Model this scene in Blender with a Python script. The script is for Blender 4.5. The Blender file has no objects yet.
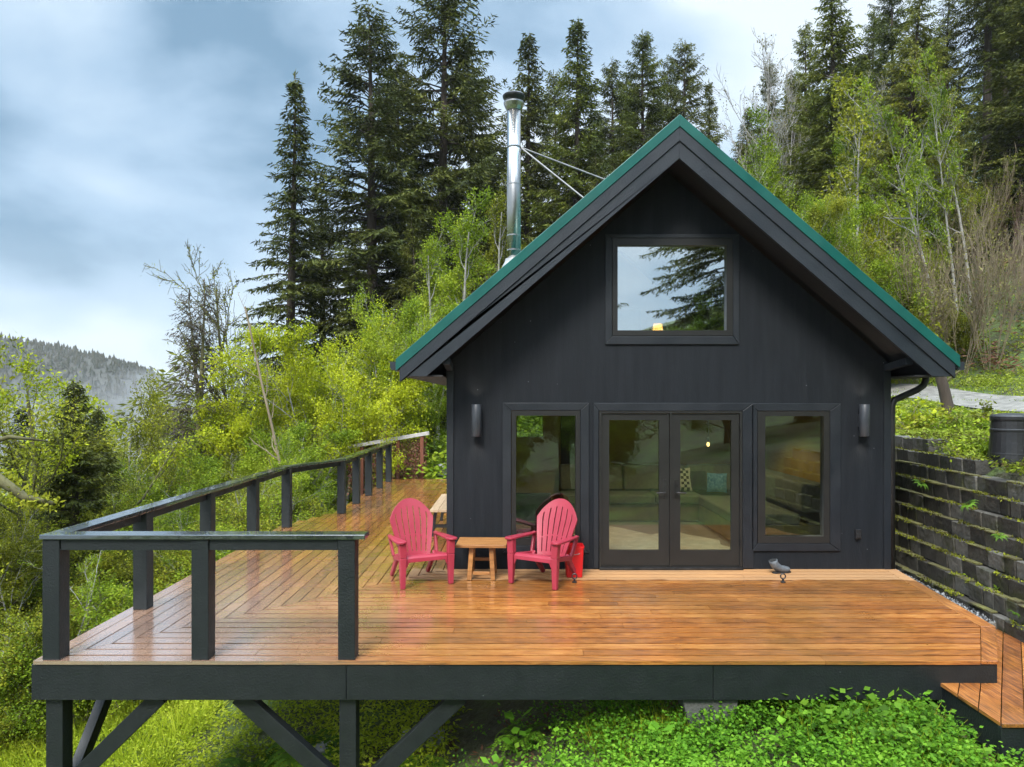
import bpy, math, random
import numpy as np
from mathutils import Vector, Matrix

R_ = math.radians
SC = bpy.context.scene
COL = SC.collection
rng = np.random.default_rng(7)
random.seed(7)

# ------------------------------------------------------------------ materials
def new_mat(name):
    m = bpy.data.materials.new(name); m.use_nodes = True
    nt = m.node_tree; nt.nodes.clear()
    return m, nt, nt.nodes, nt.links

def nd(ns, t, **kw):
    n = ns.new(t)
    for k, v in kw.items():
        if k.startswith('i_'):
            n.inputs[k[2:].replace('_', ' ')].default_value = v
        else:
            setattr(n, k, v)
    return n

def ramp(ns, stops):
    r = ns.new('ShaderNodeValToRGB')
    e = r.color_ramp.elements
    while len(e) > 1: e.remove(e[-1])
    e[0].position = stops[0][0]; e[0].color = (*stops[0][1], 1)
    for p, c in stops[1:]:
        x = e.new(p); x.color = (*c, 1)
    return r

def mat_basic(name, c1, c2, scale=6, rough=.6, bump=.1, bscale=40, metal=0, stretch=(1, 1, 1), spec=.5, coat=0, rough2=None, detail=5):
    m, nt, ns, L = new_mat(name)
    out = nd(ns, 'ShaderNodeOutputMaterial'); p = nd(ns, 'ShaderNodeBsdfPrincipled')
    L.new(p.outputs[0], out.inputs[0])
    tc = nd(ns, 'ShaderNodeTexCoord'); mp = nd(ns, 'ShaderNodeMapping'); mp.inputs['Scale'].default_value = stretch
    L.new(tc.outputs['Object'], mp.inputs[0])
    n = nd(ns, 'ShaderNodeTexNoise', i_Scale=scale, i_Detail=detail, i_Roughness=.6); L.new(mp.outputs[0], n.inputs['Vector'])
    r = ramp(ns, [(.32, c1), (.68, c2)]); L.new(n.outputs[0], r.inputs[0]); L.new(r.outputs[0], p.inputs['Base Color'])
    p.inputs['Metallic'].default_value = metal; p.inputs['Roughness'].default_value = rough
    p.inputs['Specular IOR Level'].default_value = spec
    p.inputs['Coat Weight'].default_value = coat
    if rough2 is not None:
        mr = nd(ns, 'ShaderNodeMapRange'); mr.inputs[3].default_value = rough; mr.inputs[4].default_value = rough2
        n3 = nd(ns, 'ShaderNodeTexNoise', i_Scale=scale * .6, i_Detail=3.); L.new(mp.outputs[0], n3.inputs['Vector'])
        L.new(n3.outputs[0], mr.inputs[0]); mr.inputs[1].default_value = .35; mr.inputs[2].default_value = .65
        L.new(mr.outputs[0], p.inputs['Roughness'])
    if bump:
        n2 = nd(ns, 'ShaderNodeTexNoise', i_Scale=bscale, i_Detail=4.); L.new(mp.outputs[0], n2.inputs['Vector'])
        b = nd(ns, 'ShaderNodeBump', i_Strength=bump, i_Distance=.02); L.new(n2.outputs[0], b.inputs['Height']); L.new(b.outputs[0], p.inputs['Normal'])
    return m

def mat_leaf(name, cols, trans=.35, rough=.5, clump=.6, spec=.12):
    """foliage: colour differs per leaf and per clump; light passes through the leaf"""
    m, nt, ns, L = new_mat(name)
    out = nd(ns, 'ShaderNodeOutputMaterial'); p = nd(ns, 'ShaderNodeBsdfPrincipled'); tr = nd(ns, 'ShaderNodeBsdfTranslucent')
    mx = nd(ns, 'ShaderNodeMixShader'); mx.inputs[0].default_value = trans
    g = nd(ns, 'ShaderNodeNewGeometry'); tc = nd(ns, 'ShaderNodeTexCoord')
    n0 = nd(ns, 'ShaderNodeTexNoise', i_Scale=clump, i_Detail=3.); L.new(tc.outputs['Object'], n0.inputs['Vector'])
    n = nd(ns, 'ShaderNodeMath', operation='MULTIPLY_ADD'); L.new(n0.outputs[0], n.inputs[0]); n.inputs[1].default_value = 1.7; n.inputs[2].default_value = -.37
    oi = nd(ns, 'ShaderNodeObjectInfo')
    a = nd(ns, 'ShaderNodeMath', operation='MULTIPLY_ADD'); L.new(g.outputs['Random Per Island'], a.inputs[0]); a.inputs[1].default_value = .55; a.inputs[2].default_value = -.36
    b = nd(ns, 'ShaderNodeMath', operation='ADD'); L.new(a.outputs[0], b.inputs[0]); L.new(n.outputs[0], b.inputs[1])
    c = nd(ns, 'ShaderNodeMath', operation='MULTIPLY_ADD'); L.new(oi.outputs['Random'], c.inputs[0]); c.inputs[1].default_value = .26; L.new(b.outputs[0], c.inputs[2])
    k = len(cols)
    r = ramp(ns, [(.1 + .8 * i / (k - 1), col) for i, col in enumerate(cols)])
    L.new(c.outputs[0], r.inputs[0])
    L.new(r.outputs[0], p.inputs['Base Color']); L.new(r.outputs[0], tr.inputs[0])
    p.inputs['Roughness'].default_value = max(rough, .6); p.inputs['Specular IOR Level'].default_value = spec
    L.new(p.outputs[0], mx.inputs[1]); L.new(tr.outputs[0], mx.inputs[2]); L.new(mx.outputs[0], out.inputs[0])
    return m

def mat_emit(name, col, s):
    m, nt, ns, L = new_mat(name)
    out = nd(ns, 'ShaderNodeOutputMaterial'); e = nd(ns, 'ShaderNodeEmission'); e.inputs[0].default_value = (*col, 1); e.inputs[1].default_value = s
    L.new(e.outputs[0], out.inputs[0]); return m

def mat_glass(name, refl=.3, tint=(.8, .85, .8)):
    """coated double glazing: part mirror, part clear"""
    m, nt, ns, L = new_mat(name)
    out = nd(ns, 'ShaderNodeOutputMaterial'); t = nd(ns, 'ShaderNodeBsdfTransparent'); t.inputs[0].default_value = (*tint, 1)
    g = nd(ns, 'ShaderNodeBsdfGlossy'); g.inputs['Roughness'].default_value = .015; g.inputs[0].default_value = (.9, .96, 1, 1)
    tc = nd(ns, 'ShaderNodeTexCoord'); n = nd(ns, 'ShaderNodeTexNoise', i_Scale=1.6, i_Detail=1.); L.new(tc.outputs['Object'], n.inputs['Vector'])
    bp = nd(ns, 'ShaderNodeBump', i_Strength=.03, i_Distance=.02); L.new(n.outputs[0], bp.inputs['Height']); L.new(bp.outputs[0], g.inputs['Normal'])
    lw = nd(ns, 'ShaderNodeLayerWeight', i_Blend=.2)
    mr = nd(ns, 'ShaderNodeMapRange'); L.new(lw.outputs['Fresnel'], mr.inputs[0]); mr.inputs[3].default_value = refl; mr.inputs[4].default_value = 1
    mx = nd(ns, 'ShaderNodeMixShader'); L.new(mr.outputs[0], mx.inputs[0]); L.new(t.outputs[0], mx.inputs[1]); L.new(g.outputs[0], mx.inputs[2])
    L.new(mx.outputs[0], out.inputs[0]); return m

def mat_deck(name, along):
    """stained softwood boards under a film of rain water; dry under the eaves"""
    m, nt, ns, L = new_mat(name)
    out = nd(ns, 'ShaderNodeOutputMaterial'); p = nd(ns, 'ShaderNodeBsdfPrincipled'); L.new(p.outputs[0], out.inputs[0])
    g = nd(ns, 'ShaderNodeNewGeometry'); tc = nd(ns, 'ShaderNodeTexCoord')
    sh = nd(ns, 'ShaderNodeVectorMath', operation='SCALE'); sh.inputs[0].default_value = (37, 53, 11); L.new(g.outputs['Random Per Island'], sh.inputs['Scale'])
    ad = nd(ns, 'ShaderNodeVectorMath', operation='ADD'); L.new(tc.outputs['Object'], ad.inputs[0]); L.new(sh.outputs[0], ad.inputs[1])
    mp = nd(ns, 'ShaderNodeMapping'); mp.inputs['Scale'].default_value = (1.5, 26, 26) if along == 'x' else (26, 1.5, 26); L.new(ad.outputs[0], mp.inputs[0])
    n = nd(ns, 'ShaderNodeTexNoise', i_Scale=2.6, i_Detail=8., i_Roughness=.68, i_Distortion=.8); L.new(mp.outputs[0], n.inputs['Vector'])
    r = ramp(ns, [(.25, (.04, .010, .002)), (.42, (.16, .044, .004)), (.54, (.37, .115, .011)), (.72, (.60, .28, .068))])
    ra = nd(ns, 'ShaderNodeMath', operation='MULTIPLY_ADD'); L.new(g.outputs['Random Per Island'], ra.inputs[0]); ra.inputs[1].default_value = .13; ra.inputs[2].default_value = -.055
    rb = nd(ns, 'ShaderNodeMath', operation='ADD'); L.new(ra.outputs[0], rb.inputs[0]); L.new(n.outputs[0], rb.inputs[1]); L.new(rb.outputs[0], r.inputs[0])
    # large soft patches of weathering
    nb = nd(ns, 'ShaderNodeTexNoise', i_Scale=.55, i_Detail=4.); L.new(tc.outputs['Object'], nb.inputs['Vector'])
    wr = ramp(ns, [(.4, (0, 0, 0)), (.62, (1, 1, 1))]); L.new(nb.outputs[0], wr.inputs[0])
    m1 = nd(ns, 'ShaderNodeMix', data_type='RGBA'); L.new(r.outputs[0], m1.inputs[6]); m1.inputs[7].default_value = (.16, .085, .022, 1)
    f1 = nd(ns, 'ShaderNodeMath', operation='MULTIPLY'); L.new(wr.outputs[0], f1.inputs[0]); f1.inputs[1].default_value = .5; L.new(f1.outputs[0], m1.inputs[0])
    # dry zone under the gable overhang
    sx = nd(ns, 'ShaderNodeSeparateXYZ'); L.new(tc.outputs['Object'], sx.inputs[0])
    dn = nd(ns, 'ShaderNodeTexNoise', i_Scale=5., i_Detail=3.); L.new(tc.outputs['Object'], dn.inputs['Vector'])
    dy = nd(ns, 'ShaderNodeMath', operation='MULTIPLY_ADD'); L.new(dn.outputs[0], dy.inputs[0]); dy.inputs[1].default_value = .16; L.new(sx.outputs['Y'], dy.inputs[2])
    dm = nd(ns, 'ShaderNodeMapRange'); L.new(dy.outputs[0], dm.inputs[0]); dm.inputs[1].default_value = 8.74; dm.inputs[2].default_value = 8.80
    dxx = nd(ns, 'ShaderNodeMath', operation='GREATER_THAN'); L.new(sx.outputs['X'], dxx.inputs[0]); dxx.inputs[1].default_value = -1.3
    lim = nd(ns, 'ShaderNodeMath', operation='LESS_THAN'); L.new(dy.outputs[0], lim.inputs[0]); lim.inputs[1].default_value = 9.36
    dr0 = nd(ns, 'ShaderNodeMath', operation='MULTIPLY'); L.new(dm.outputs[0], dr0.inputs[0]); L.new(dxx.outputs[0], dr0.inputs[1])
    dry = nd(ns, 'ShaderNodeMath', operation='MULTIPLY'); L.new(dr0.outputs[0], dry.inputs[0]); L.new(lim.outputs[0], dry.inputs[1])
    m2 = nd(ns, 'ShaderNodeMix', data_type='RGBA'); # wet boards on the open side, with a grey sky sheen mixed into the colour
    wet_sheen = nd(ns, 'ShaderNodeMapRange'); L.new(sx.outputs['X'], wet_sheen.inputs[0]); wet_sheen.inputs[1].default_value = -2.6; wet_sheen.inputs[2].default_value = -.6; wet_sheen.inputs[3].default_value = .62; wet_sheen.inputs[4].default_value = .06
    sky_ = nd(ns, 'ShaderNodeMapRange'); L.new(sx.outputs['Y'], sky_.inputs[0]); sky_.inputs[1].default_value = 7.6; sky_.inputs[2].default_value = 11.; sky_.inputs[3].default_value = 1.; sky_.inputs[4].default_value = .12
    sk2 = nd(ns, 'ShaderNodeMath', operation='MULTIPLY'); L.new(wet_sheen.outputs[0], sk2.inputs[0]); L.new(sky_.outputs[0], sk2.inputs[1])
    ms_ = nd(ns, 'ShaderNodeMix', data_type='RGBA'); L.new(sk2.outputs[0], ms_.inputs[0]); L.new(m1.outputs[2], ms_.inputs[6]); ms_.inputs[7].default_value = (.31, .215, .175, 1)
    L.new(ms_.outputs[2], m2.inputs[6]); L.new(dry.outputs[0], m2.inputs[0])
    hs = nd(ns, 'ShaderNodeMix', data_type='RGBA'); hs.inputs[0].default_value = .62; L.new(m1.outputs[2], hs.inputs[6]); hs.inputs[7].default_value = (.46, .27, .13, 1)
    L.new(hs.outputs[2], m2.inputs[7]); L.new(m2.outputs[2], p.inputs['Base Color'])
    # the film of rain is thicker on the open side, thinner in the shelter of the cabin
    ox = nd(ns, 'ShaderNodeMapRange'); L.new(sx.outputs['X'], ox.inputs[0]); ox.inputs[1].default_value = -2.4; ox.inputs[2].default_value = -.2; ox.inputs[3].default_value = -.16; ox.inputs[4].default_value = .06
    wn = nd(ns, 'ShaderNodeTexNoise', i_Scale=2.3, i_Detail=7., i_Roughness=.66); L.new(tc.outputs['Object'], wn.inputs['Vector'])
    wn_ = nd(ns, 'ShaderNodeMath', operation='ADD'); L.new(wn.outputs[0], wn_.inputs[0]); L.new(ox.outputs[0], wn_.inputs[1])
    wm = nd(ns, 'ShaderNodeMapRange'); L.new(wn_.outputs[0], wm.inputs[0]); wm.inputs[1].default_value = .38; wm.inputs[2].default_value = .66; wm.inputs[3].default_value = .26; wm.inputs[4].default_value = .45
    rm = nd(ns, 'ShaderNodeMix', data_type='FLOAT'); L.new(dry.outputs[0], rm.inputs[0]); L.new(wm.outputs[0], rm.inputs[2]); rm.inputs[3].default_value = .7
    L.new(rm.outputs[0], p.inputs['Roughness'])
    p.inputs['Specular IOR Level'].default_value = .5
    iv = nd(ns, 'ShaderNodeMath', operation='SUBTRACT'); iv.inputs[0].default_value = 1.; L.new(dry.outputs[0], iv.inputs[1])
    wc = nd(ns, 'ShaderNodeMapRange'); L.new(wn_.outputs[0], wc.inputs[0]); wc.inputs[1].default_value = .40; wc.inputs[2].default_value = .66; wc.inputs[3].default_value = 1.; wc.inputs[4].default_value = .4
    cw = nd(ns, 'ShaderNodeMath', operation='MULTIPLY'); L.new(iv.outputs[0], cw.inputs[0]); L.new(wc.outputs[0], cw.inputs[1])
    L.new(cw.outputs[0], p.inputs['Coat Weight']); p.inputs['Coat Roughness'].default_value = .11; ci = nd(ns, 'ShaderNodeMapRange'); L.new(ox.outputs[0], ci.inputs[0]); ci.inputs[1].default_value = -.16; ci.inputs[2].default_value = .04; ci.inputs[3].default_value = 4.0; ci.inputs[4].default_value = 1.9; L.new(ci.outputs[0], p.inputs['Coat IOR'])
    b = nd(ns, 'ShaderNodeBump', i_Strength=.22, i_Distance=.004); L.new(n.outputs[0], b.inputs['Height']); L.new(b.outputs[0], p.inputs['Normal'])
    b2 = nd(ns, 'ShaderNodeBump', i_Strength=.14, i_Distance=.01)
    n9 = nd(ns, 'ShaderNodeTexNoise', i_Scale=26., i_Detail=4.); L.new(tc.outputs['Object'], n9.inputs['Vector']); L.new(n9.outputs[0], b2.inputs['Height']); L.new(b2.outputs[0], p.inputs['Coat Normal'])
    return m

def mat_ground(name):
    m, nt, ns, L = new_mat(name)
    out = nd(ns, 'ShaderNodeOutputMaterial'); p = nd(ns, 'ShaderNodeBsdfPrincipled'); L.new(p.outputs[0], out.inputs[0])
    tc = nd(ns, 'ShaderNodeTexCoord')
    n = nd(ns, 'ShaderNodeTexNoise', i_Scale=.8, i_Detail=8., i_Roughness=.7); L.new(tc.outputs['Object'], n.inputs['Vector'])
    r = ramp(ns, [(.3, (.035, .026, .016)), (.45, (.05, .055, .018)), (.6, (.075, .12, .02)), (.75, (.1, .15, .028))])
    L.new(n.outputs[0], r.inputs[0]); L.new(r.outputs[0], p.inputs['Base Color']); p.inputs['Roughness'].default_value = .9
    n2 = nd(ns, 'ShaderNodeTexNoise', i_Scale=14., i_Detail=6.); L.new(tc.outputs['Object'], n2.inputs['Vector'])
    b = nd(ns, 'ShaderNodeBump', i_Strength=.8, i_Distance=.1); L.new(n2.outputs[0], b.inputs['Height']); L.new(b.outputs[0], p.inputs['Normal'])
    return m

def mat_island(name, cols, rough=.8, nscale=20, bump=.4, moss=None, spec=.4):
    """colour per loose piece (stones, blocks, boards)"""
    m, nt, ns, L = new_mat(name)
    out = nd(ns, 'ShaderNodeOutputMaterial'); p = nd(ns, 'ShaderNodeBsdfPrincipled'); L.new(p.outputs[0], out.inputs[0])
    g = nd(ns, 'ShaderNodeNewGeometry'); tc = nd(ns, 'ShaderNodeTexCoord')
    n = nd(ns, 'ShaderNodeTexNoise', i_Scale=nscale, i_Detail=6.); L.new(tc.outputs['Object'], n.inputs['Vector'])
    a = nd(ns, 'ShaderNodeMath', operation='MULTIPLY_ADD'); L.new(n.outputs[0], a.inputs[0]); a.inputs[1].default_value = .7; a.inputs[2].default_value = -.35
    b = nd(ns, 'ShaderNodeMath', operation='ADD'); L.new(a.outputs[0], b.inputs[0]); L.new(g.outputs['Random Per Island'], b.inputs[1])
    r = ramp(ns, [(.05 + .9 * i / (len(cols) - 1), c) for i, c in enumerate(cols)]); L.new(b.outputs[0], r.inputs[0])
    col = r.outputs[0]
    if moss:
        n3 = nd(ns, 'ShaderNodeTexNoise', i_Scale=2.2, i_Detail=7., i_Roughness=.7); L.new(tc.outputs['Object'], n3.inputs['Vector'])
        r3 = ramp(ns, [(.52, (0, 0, 0)), (.64, (1, 1, 1))]); L.new(n3.outputs[0], r3.inputs[0])
        mx = nd(ns, 'ShaderNodeMix', data_type='RGBA'); L.new(r3.outputs[0], mx.inputs[0]); L.new(col, mx.inputs[6]); mx.inputs[7].default_value = (*moss, 1)
        col = mx.outputs[2]
    L.new(col, p.inputs['Base Color']); p.inputs['Roughness'].default_value = rough; p.inputs['Specular IOR Level'].default_value = spec
    bp = nd(ns, 'ShaderNodeBump', i_Strength=bump, i_Distance=.02)
    n2 = nd(ns, 'ShaderNodeTexNoise', i_Scale=nscale * 2.5, i_Detail=4.); L.new(tc.outputs['Object'], n2.inputs['Vector'])
    L.new(n2.outputs[0], bp.inputs['Height']); L.new(bp.outputs[0], p.inputs['Normal'])
    return m

M = {}
M['deck_x'] = mat_deck('wet deck boards across', 'x')
M['deck_y'] = mat_deck('wet deck boards lengthwise', 'y')
M['black_paint'] = mat_basic('black green timber paint', (.0042, .007, .0078), (.0078, .011, .0118), 9, .5, .25, 60, stretch=(1, 1, 1), rough2=.6)
M['cap'] = mat_basic('wet black rail cap', (.012, .015, .016), (.022, .026, .028), 5, .16, .12, 30, rough2=.35, coat=.7)
M['cap'].node_tree.nodes['Principled BSDF'].inputs['Coat IOR'].default_value = 3.0
M['siding'] = mat_basic('charcoal siding', (.0042, .0062, .0092), (.0078, .0104, .0142), 3.2, .6, .22, 26, stretch=(4, 4, .35), rough2=.75, spec=.3)
def weather(m, speck=.05, col=(.16, .17, .19)):
    nt = m.node_tree; ns, L = nt.nodes, nt.links; p = ns['Principled BSDF']; src = p.inputs['Base Color'].links[0].from_socket
    tc = nd(ns, 'ShaderNodeTexCoord'); v = nd(ns, 'ShaderNodeTexVoronoi', i_Scale=5.5); L.new(tc.outputs['Object'], v.inputs['Vector'])
    r = ramp(ns, [(speck * .6, (.8, .8, .8)), (speck, (0, 0, 0))]); L.new(v.outputs['Distance'], r.inputs[0])
    mp = nd(ns, 'ShaderNodeMapping'); mp.inputs['Scale'].default_value = (7, 7, .5); L.new(tc.outputs['Object'], mp.inputs[0])
    n = nd(ns, 'ShaderNodeTexNoise', i_Scale=2.5, i_Detail=8., i_Roughness=.7); L.new(mp.outputs[0], n.inputs['Vector']); r2 = ramp(ns, [(.5, (0, 0, 0)), (.78, (.025, .025, .025))]); L.new(n.outputs[0], r2.inputs[0])
    a = nd(ns, 'ShaderNodeMath', operation='MAXIMUM'); L.new(r.outputs[0], a.inputs[0]); L.new(r2.outputs[0], a.inputs[1])
    mx = nd(ns, 'ShaderNodeMix', data_type='RGBA'); L.new(a.outputs[0], mx.inputs[0]); L.new(src, mx.inputs[6]); mx.inputs[7].default_value = (*col, 1); L.new(mx.outputs[2], p.inputs['Base Color'])
weather(M['siding'], .045); weather(M['black_paint'], .03, (.10, .11, .11))
M['trim'] = mat_basic('charcoal trim', (.0068, .0092, .0132), (.011, .0142, .019), 5, .42, .12, 50, rough2=.55)
M['frame'] = mat_basic('dark bronze window frame', (.0125, .0124, .012), (.018, .0174, .0164), 4, .4, .03, 50)
M['barge'] = mat_basic('slate painted barge board', (.0095, .0135, .019), (.0155, .0205, .027), 4, .42, .15, 40, rough2=.56)
M['soffit'] = mat_basic('dark soffit boards', (.010, .010, .011), (.016, .015, .016), 4, .7, .2, 30)
M['green_metal'] = mat_basic('green roof metal', (.004, .075, .062), (.008, .105, .085), 3, .3, .03, 20, metal=.15, rough2=.42)
M['steel'] = mat_basic('stainless flue', (.36, .35, .335), (.52, .51, .49), 6, .2, .04, 14, metal=1, stretch=(1, 1, .3), rough2=.3)
M['dark_steel'] = mat_basic('soot dark steel', (.03, .03, .03), (.07, .07, .07), 8, .4, .1, 40, metal=.8)
M['pink'] = mat_basic('raspberry plastic', (.29, .021, .04), (.355, .031, .054), 4, .34, .05, 60, rough2=.46)
M['teak'] = mat_basic('light oiled timber', (.22, .085, .022), (.46, .21, .065), 3.5, .3, .15, 30, stretch=(1, 12, 6), rough2=.5)
M['bench_wood'] = mat_basic('weathered bench timber', (.42, .29, .17), (.58, .42, .27), 3, .5, .15, 30, stretch=(10, 1, 6))
M['red'] = mat_basic('red plastic', (.58, .008, .012), (.68, .012, .016), 4, .35, .03, 40)
M['black_plastic'] = mat_basic('black plastic', (.012, .012, .013), (.02, .02, .021), 6, .35, .08, 40, rough2=.5)
M['boot'] = mat_basic('grey rubber', (.075, .085, .095), (.15, .165, .18), 14, .55, .2, 50)
M['glass'] = mat_glass('coated glass', .10, (.74, .78, .7))
M['glass_up'] = mat_glass('coated glass facing the sky', .5)
M['lamp_body'] = mat_basic('slate lamp housing', (.03, .034, .041), (.042, .046, .054), 6, .4, .04, 60)
M['ground'] = mat_ground('hillside soil and moss')
M['gravel'] = mat_island('grey gravel', [(.03, .032, .034), (.08, .084, .088), (.16, .165, .17), (.3, .3, .295)], .75, 30, .3)
M['road'] = mat_basic('pale gravel track', (.11, .105, .09), (.25, .235, .205), 5, .9, .9, 40, detail=8)
M['block'] = mat_island('weathered concrete block', [(.02, .018, .014), (.034, .030, .023), (.048, .043, .034), (.068, .062, .05), (.115, .108, .092)], .9, 7, .9, moss=(.034, .036, .012))
M['block_top'] = mat_island('grey concrete block', [(.045, .042, .036), (.08, .076, .066), (.15, .145, .132)], .9, 8, .9, moss=(.06, .062, .025))
M['ledge'] = mat_basic('mossy soil on the ledges', (.05, .04, .02), (.14, .135, .035), 5, .95, .9, 40)
M['moss'] = mat_leaf('yellow moss tufts', [(.05, .04, .012), (.1, .1, .016), (.2, .22, .02), (.34, .37, .03)], .2)
M['bark'] = mat_basic('fir bark', (.036, .026, .019), (.075, .055, .041), 5, .9, .9, 14, stretch=(3, 3, .5))
M['bark_pale'] = mat_basic('pale alder bark', (.17, .16, .14), (.36, .345, .31), 3.5, .85, .5, 12, stretch=(1, 1, 2.))
M['bark_moss'] = mat_basic('mossy bark', (.055, .05, .02), (.12, .11, .045), 3, .95, .9, 12)
M['twig'] = mat_basic('reddish twigs', (.12, .075, .055), (.22, .145, .11), 2, .9, .2, 12)
M['twig_tan'] = mat_basic('tan twigs', (.15, .115, .07), (.26, .205, .13), 2, .9, .2, 12)
M['fir'] = mat_leaf('fir needles', [(.024, .031, .007), (.055, .067, .013), (.10, .114, .021), (.155, .158, .03)], .2, .6, .35)
M['fir_mid'] = mat_leaf('olive fir needles', [(.03, .04, .007), (.07, .09, .014), (.125, .15, .022), (.19, .205, .036)], .24, .6, .35)
M['fir_light'] = mat_leaf('hemlock needles', [(.05, .056, .012), (.095, .11, .02), (.155, .17, .03), (.22, .22, .04)], .22, .6, .4)
M['maple'] = mat_leaf('yellow green spring leaves', [(.13, .17, .008), (.27, .325, .010), (.40, .44, .016), (.49, .51, .03)], .34, .5, .5)
M['leaf_mid'] = mat_leaf('mid green spring leaves', [(.07, .115, .008), (.145, .22, .012), (.24, .315, .018), (.34, .40, .032)], .32, .5, .5)
M['leaf_olive'] = mat_leaf('olive moss leaves', [(.06, .072, .008), (.135, .155, .013), (.235, .25, .018), (.33, .335, .028)], .32, .5, .6)
M['buds'] = mat_leaf('buff buds', [(.11, .095, .035), (.2, .18, .06), (.28, .26, .09)], .3, .6, .6)
M['dead_needles'] = mat_leaf('dry lichen needles', [(.045, .038, .03), (.085, .07, .055), (.125, .105, .085)], .2, .8, .6)
M['plant'] = mat_leaf('fresh ground cover leaves', [(.04, .105, .008), (.085, .21, .013), (.14, .31, .02), (.22, .41, .032)], .42, .4, 1.2)
M['grass'] = mat_leaf('grass blades', [(.14, .19, .012), (.26, .34, .018), (.38, .46, .028), (.48, .54, .05)], .45, .5, .8)
M['fern'] = mat_leaf('fern fronds', [(.05, .11, .01), (.1, .21, .016), (.17, .31, .026)], .35, .45, 1.)
M['bramble'] = mat_leaf('bank undergrowth', [(.085, .06, .022), (.11, .125, .016), (.18, .235, .018), (.28, .345, .03), (.38, .41, .08)], .35, .6, .5)
M['litter'] = mat_leaf('dead bracken', [(.09, .04, .022), (.16, .08, .045), (.24, .145, .085)], .2, .8, .7)
M['hill_ground'] = mat_basic('far forest floor', (.025, .027, .018), (.05, .047, .032), .02, .95, 0)
M['hill_trees'] = mat_leaf('far forest', [(.012, .017, .008), (.03, .035, .016), (.06, .055, .03)], .05, .9, .015)
M['plywood'] = mat_basic('varnished plywood wall', (.30, .20, .035), (.40, .275, .06), 1.6, .5, .05, 10, stretch=(1, 1, 3))
M['int_floor'] = mat_basic('grey wood floor', (.2, .19, .175), (.3, .28, .26), 3, .4, .1, 20, stretch=(1, 8, 1))
M['sofa'] = mat_basic('olive grey sofa cloth', (.12, .13, .095), (.18, .19, .14), 20, .9, .4, 120)
M['sofa_base'] = mat_basic('timber sofa base', (.14, .12, .035), (.22, .18, .06), 5, .6, .1, 20)
M['rug'] = mat_basic('white hide rug', (.6, .58, .55), (.8, .78, .75), 7, .95, .4, 90)
M['cream'] = mat_basic('cream cloth', (.6, .57, .46), (.7, .67, .55), 20, .9, .2, 90)
M['black_cloth'] = mat_basic('black cloth', (.012, .012, .012), (.02, .02, .02), 20, .9, .2, 90)
M['blue_cloth'] = mat_basic('blue patterned cloth', (.02, .16, .34), (.25, .5, .7), 22, .9, .2, 90)
M['pillow_dark'] = mat_basic('charcoal cushion cloth', (.03, .03, .03), (.05, .05, .048), 20, .9, .2, 90)
M['white_paint'] = mat_basic('pale painted panel', (.5, .52, .52), (.6, .62, .62), 3, .6, .03, 30)
M['shade'] = mat_emit('lit lamp shade', (1, .45, .1), 3.)
M['bulb'] = mat_emit('glowing bulb', (1, .62, .22), 2.5)
M['rust'] = mat_basic('rust red timber', (.10, .03, .015), (.19, .06, .03), 6, .8, .3, 30, stretch=(1, 1, .3))
M['grey_wood'] = mat_basic('silvered timber', (.3, .28, .265), (.46, .44, .42), 5, .7, .3, 30)
M['mesh_red'] = mat_leaf('russet creeper', [(.10, .03, .022), (.2, .07, .055), (.28, .12, .09), (.2, .15, .06)], .2, .8, 1.5)
M['stone'] = mat_island('grey stone', [(.12, .12, .12), (.25, .25, .25), (.4, .4, .4)], .8, 10, .6, moss=(.06, .08, .02))
M['galv'] = mat_basic('galvanised post', (.3, .31, .3), (.5, .5, .5), 8, .5, .1, 40, metal=.5)
M['stay'] = mat_basic('dull steel stay', (.14, .14, .14), (.24, .24, .24), 8, .5, .1, 40, metal=.3)
M['white_tip'] = mat_basic('white painted tip', (.75, .75, .75), (.82, .82, .82), 8, .6, 0)
M['concrete'] = mat_basic('mossy concrete pier', (.05, .055, .05), (.1, .1, .09), 6, .9, .5, 30)

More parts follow.
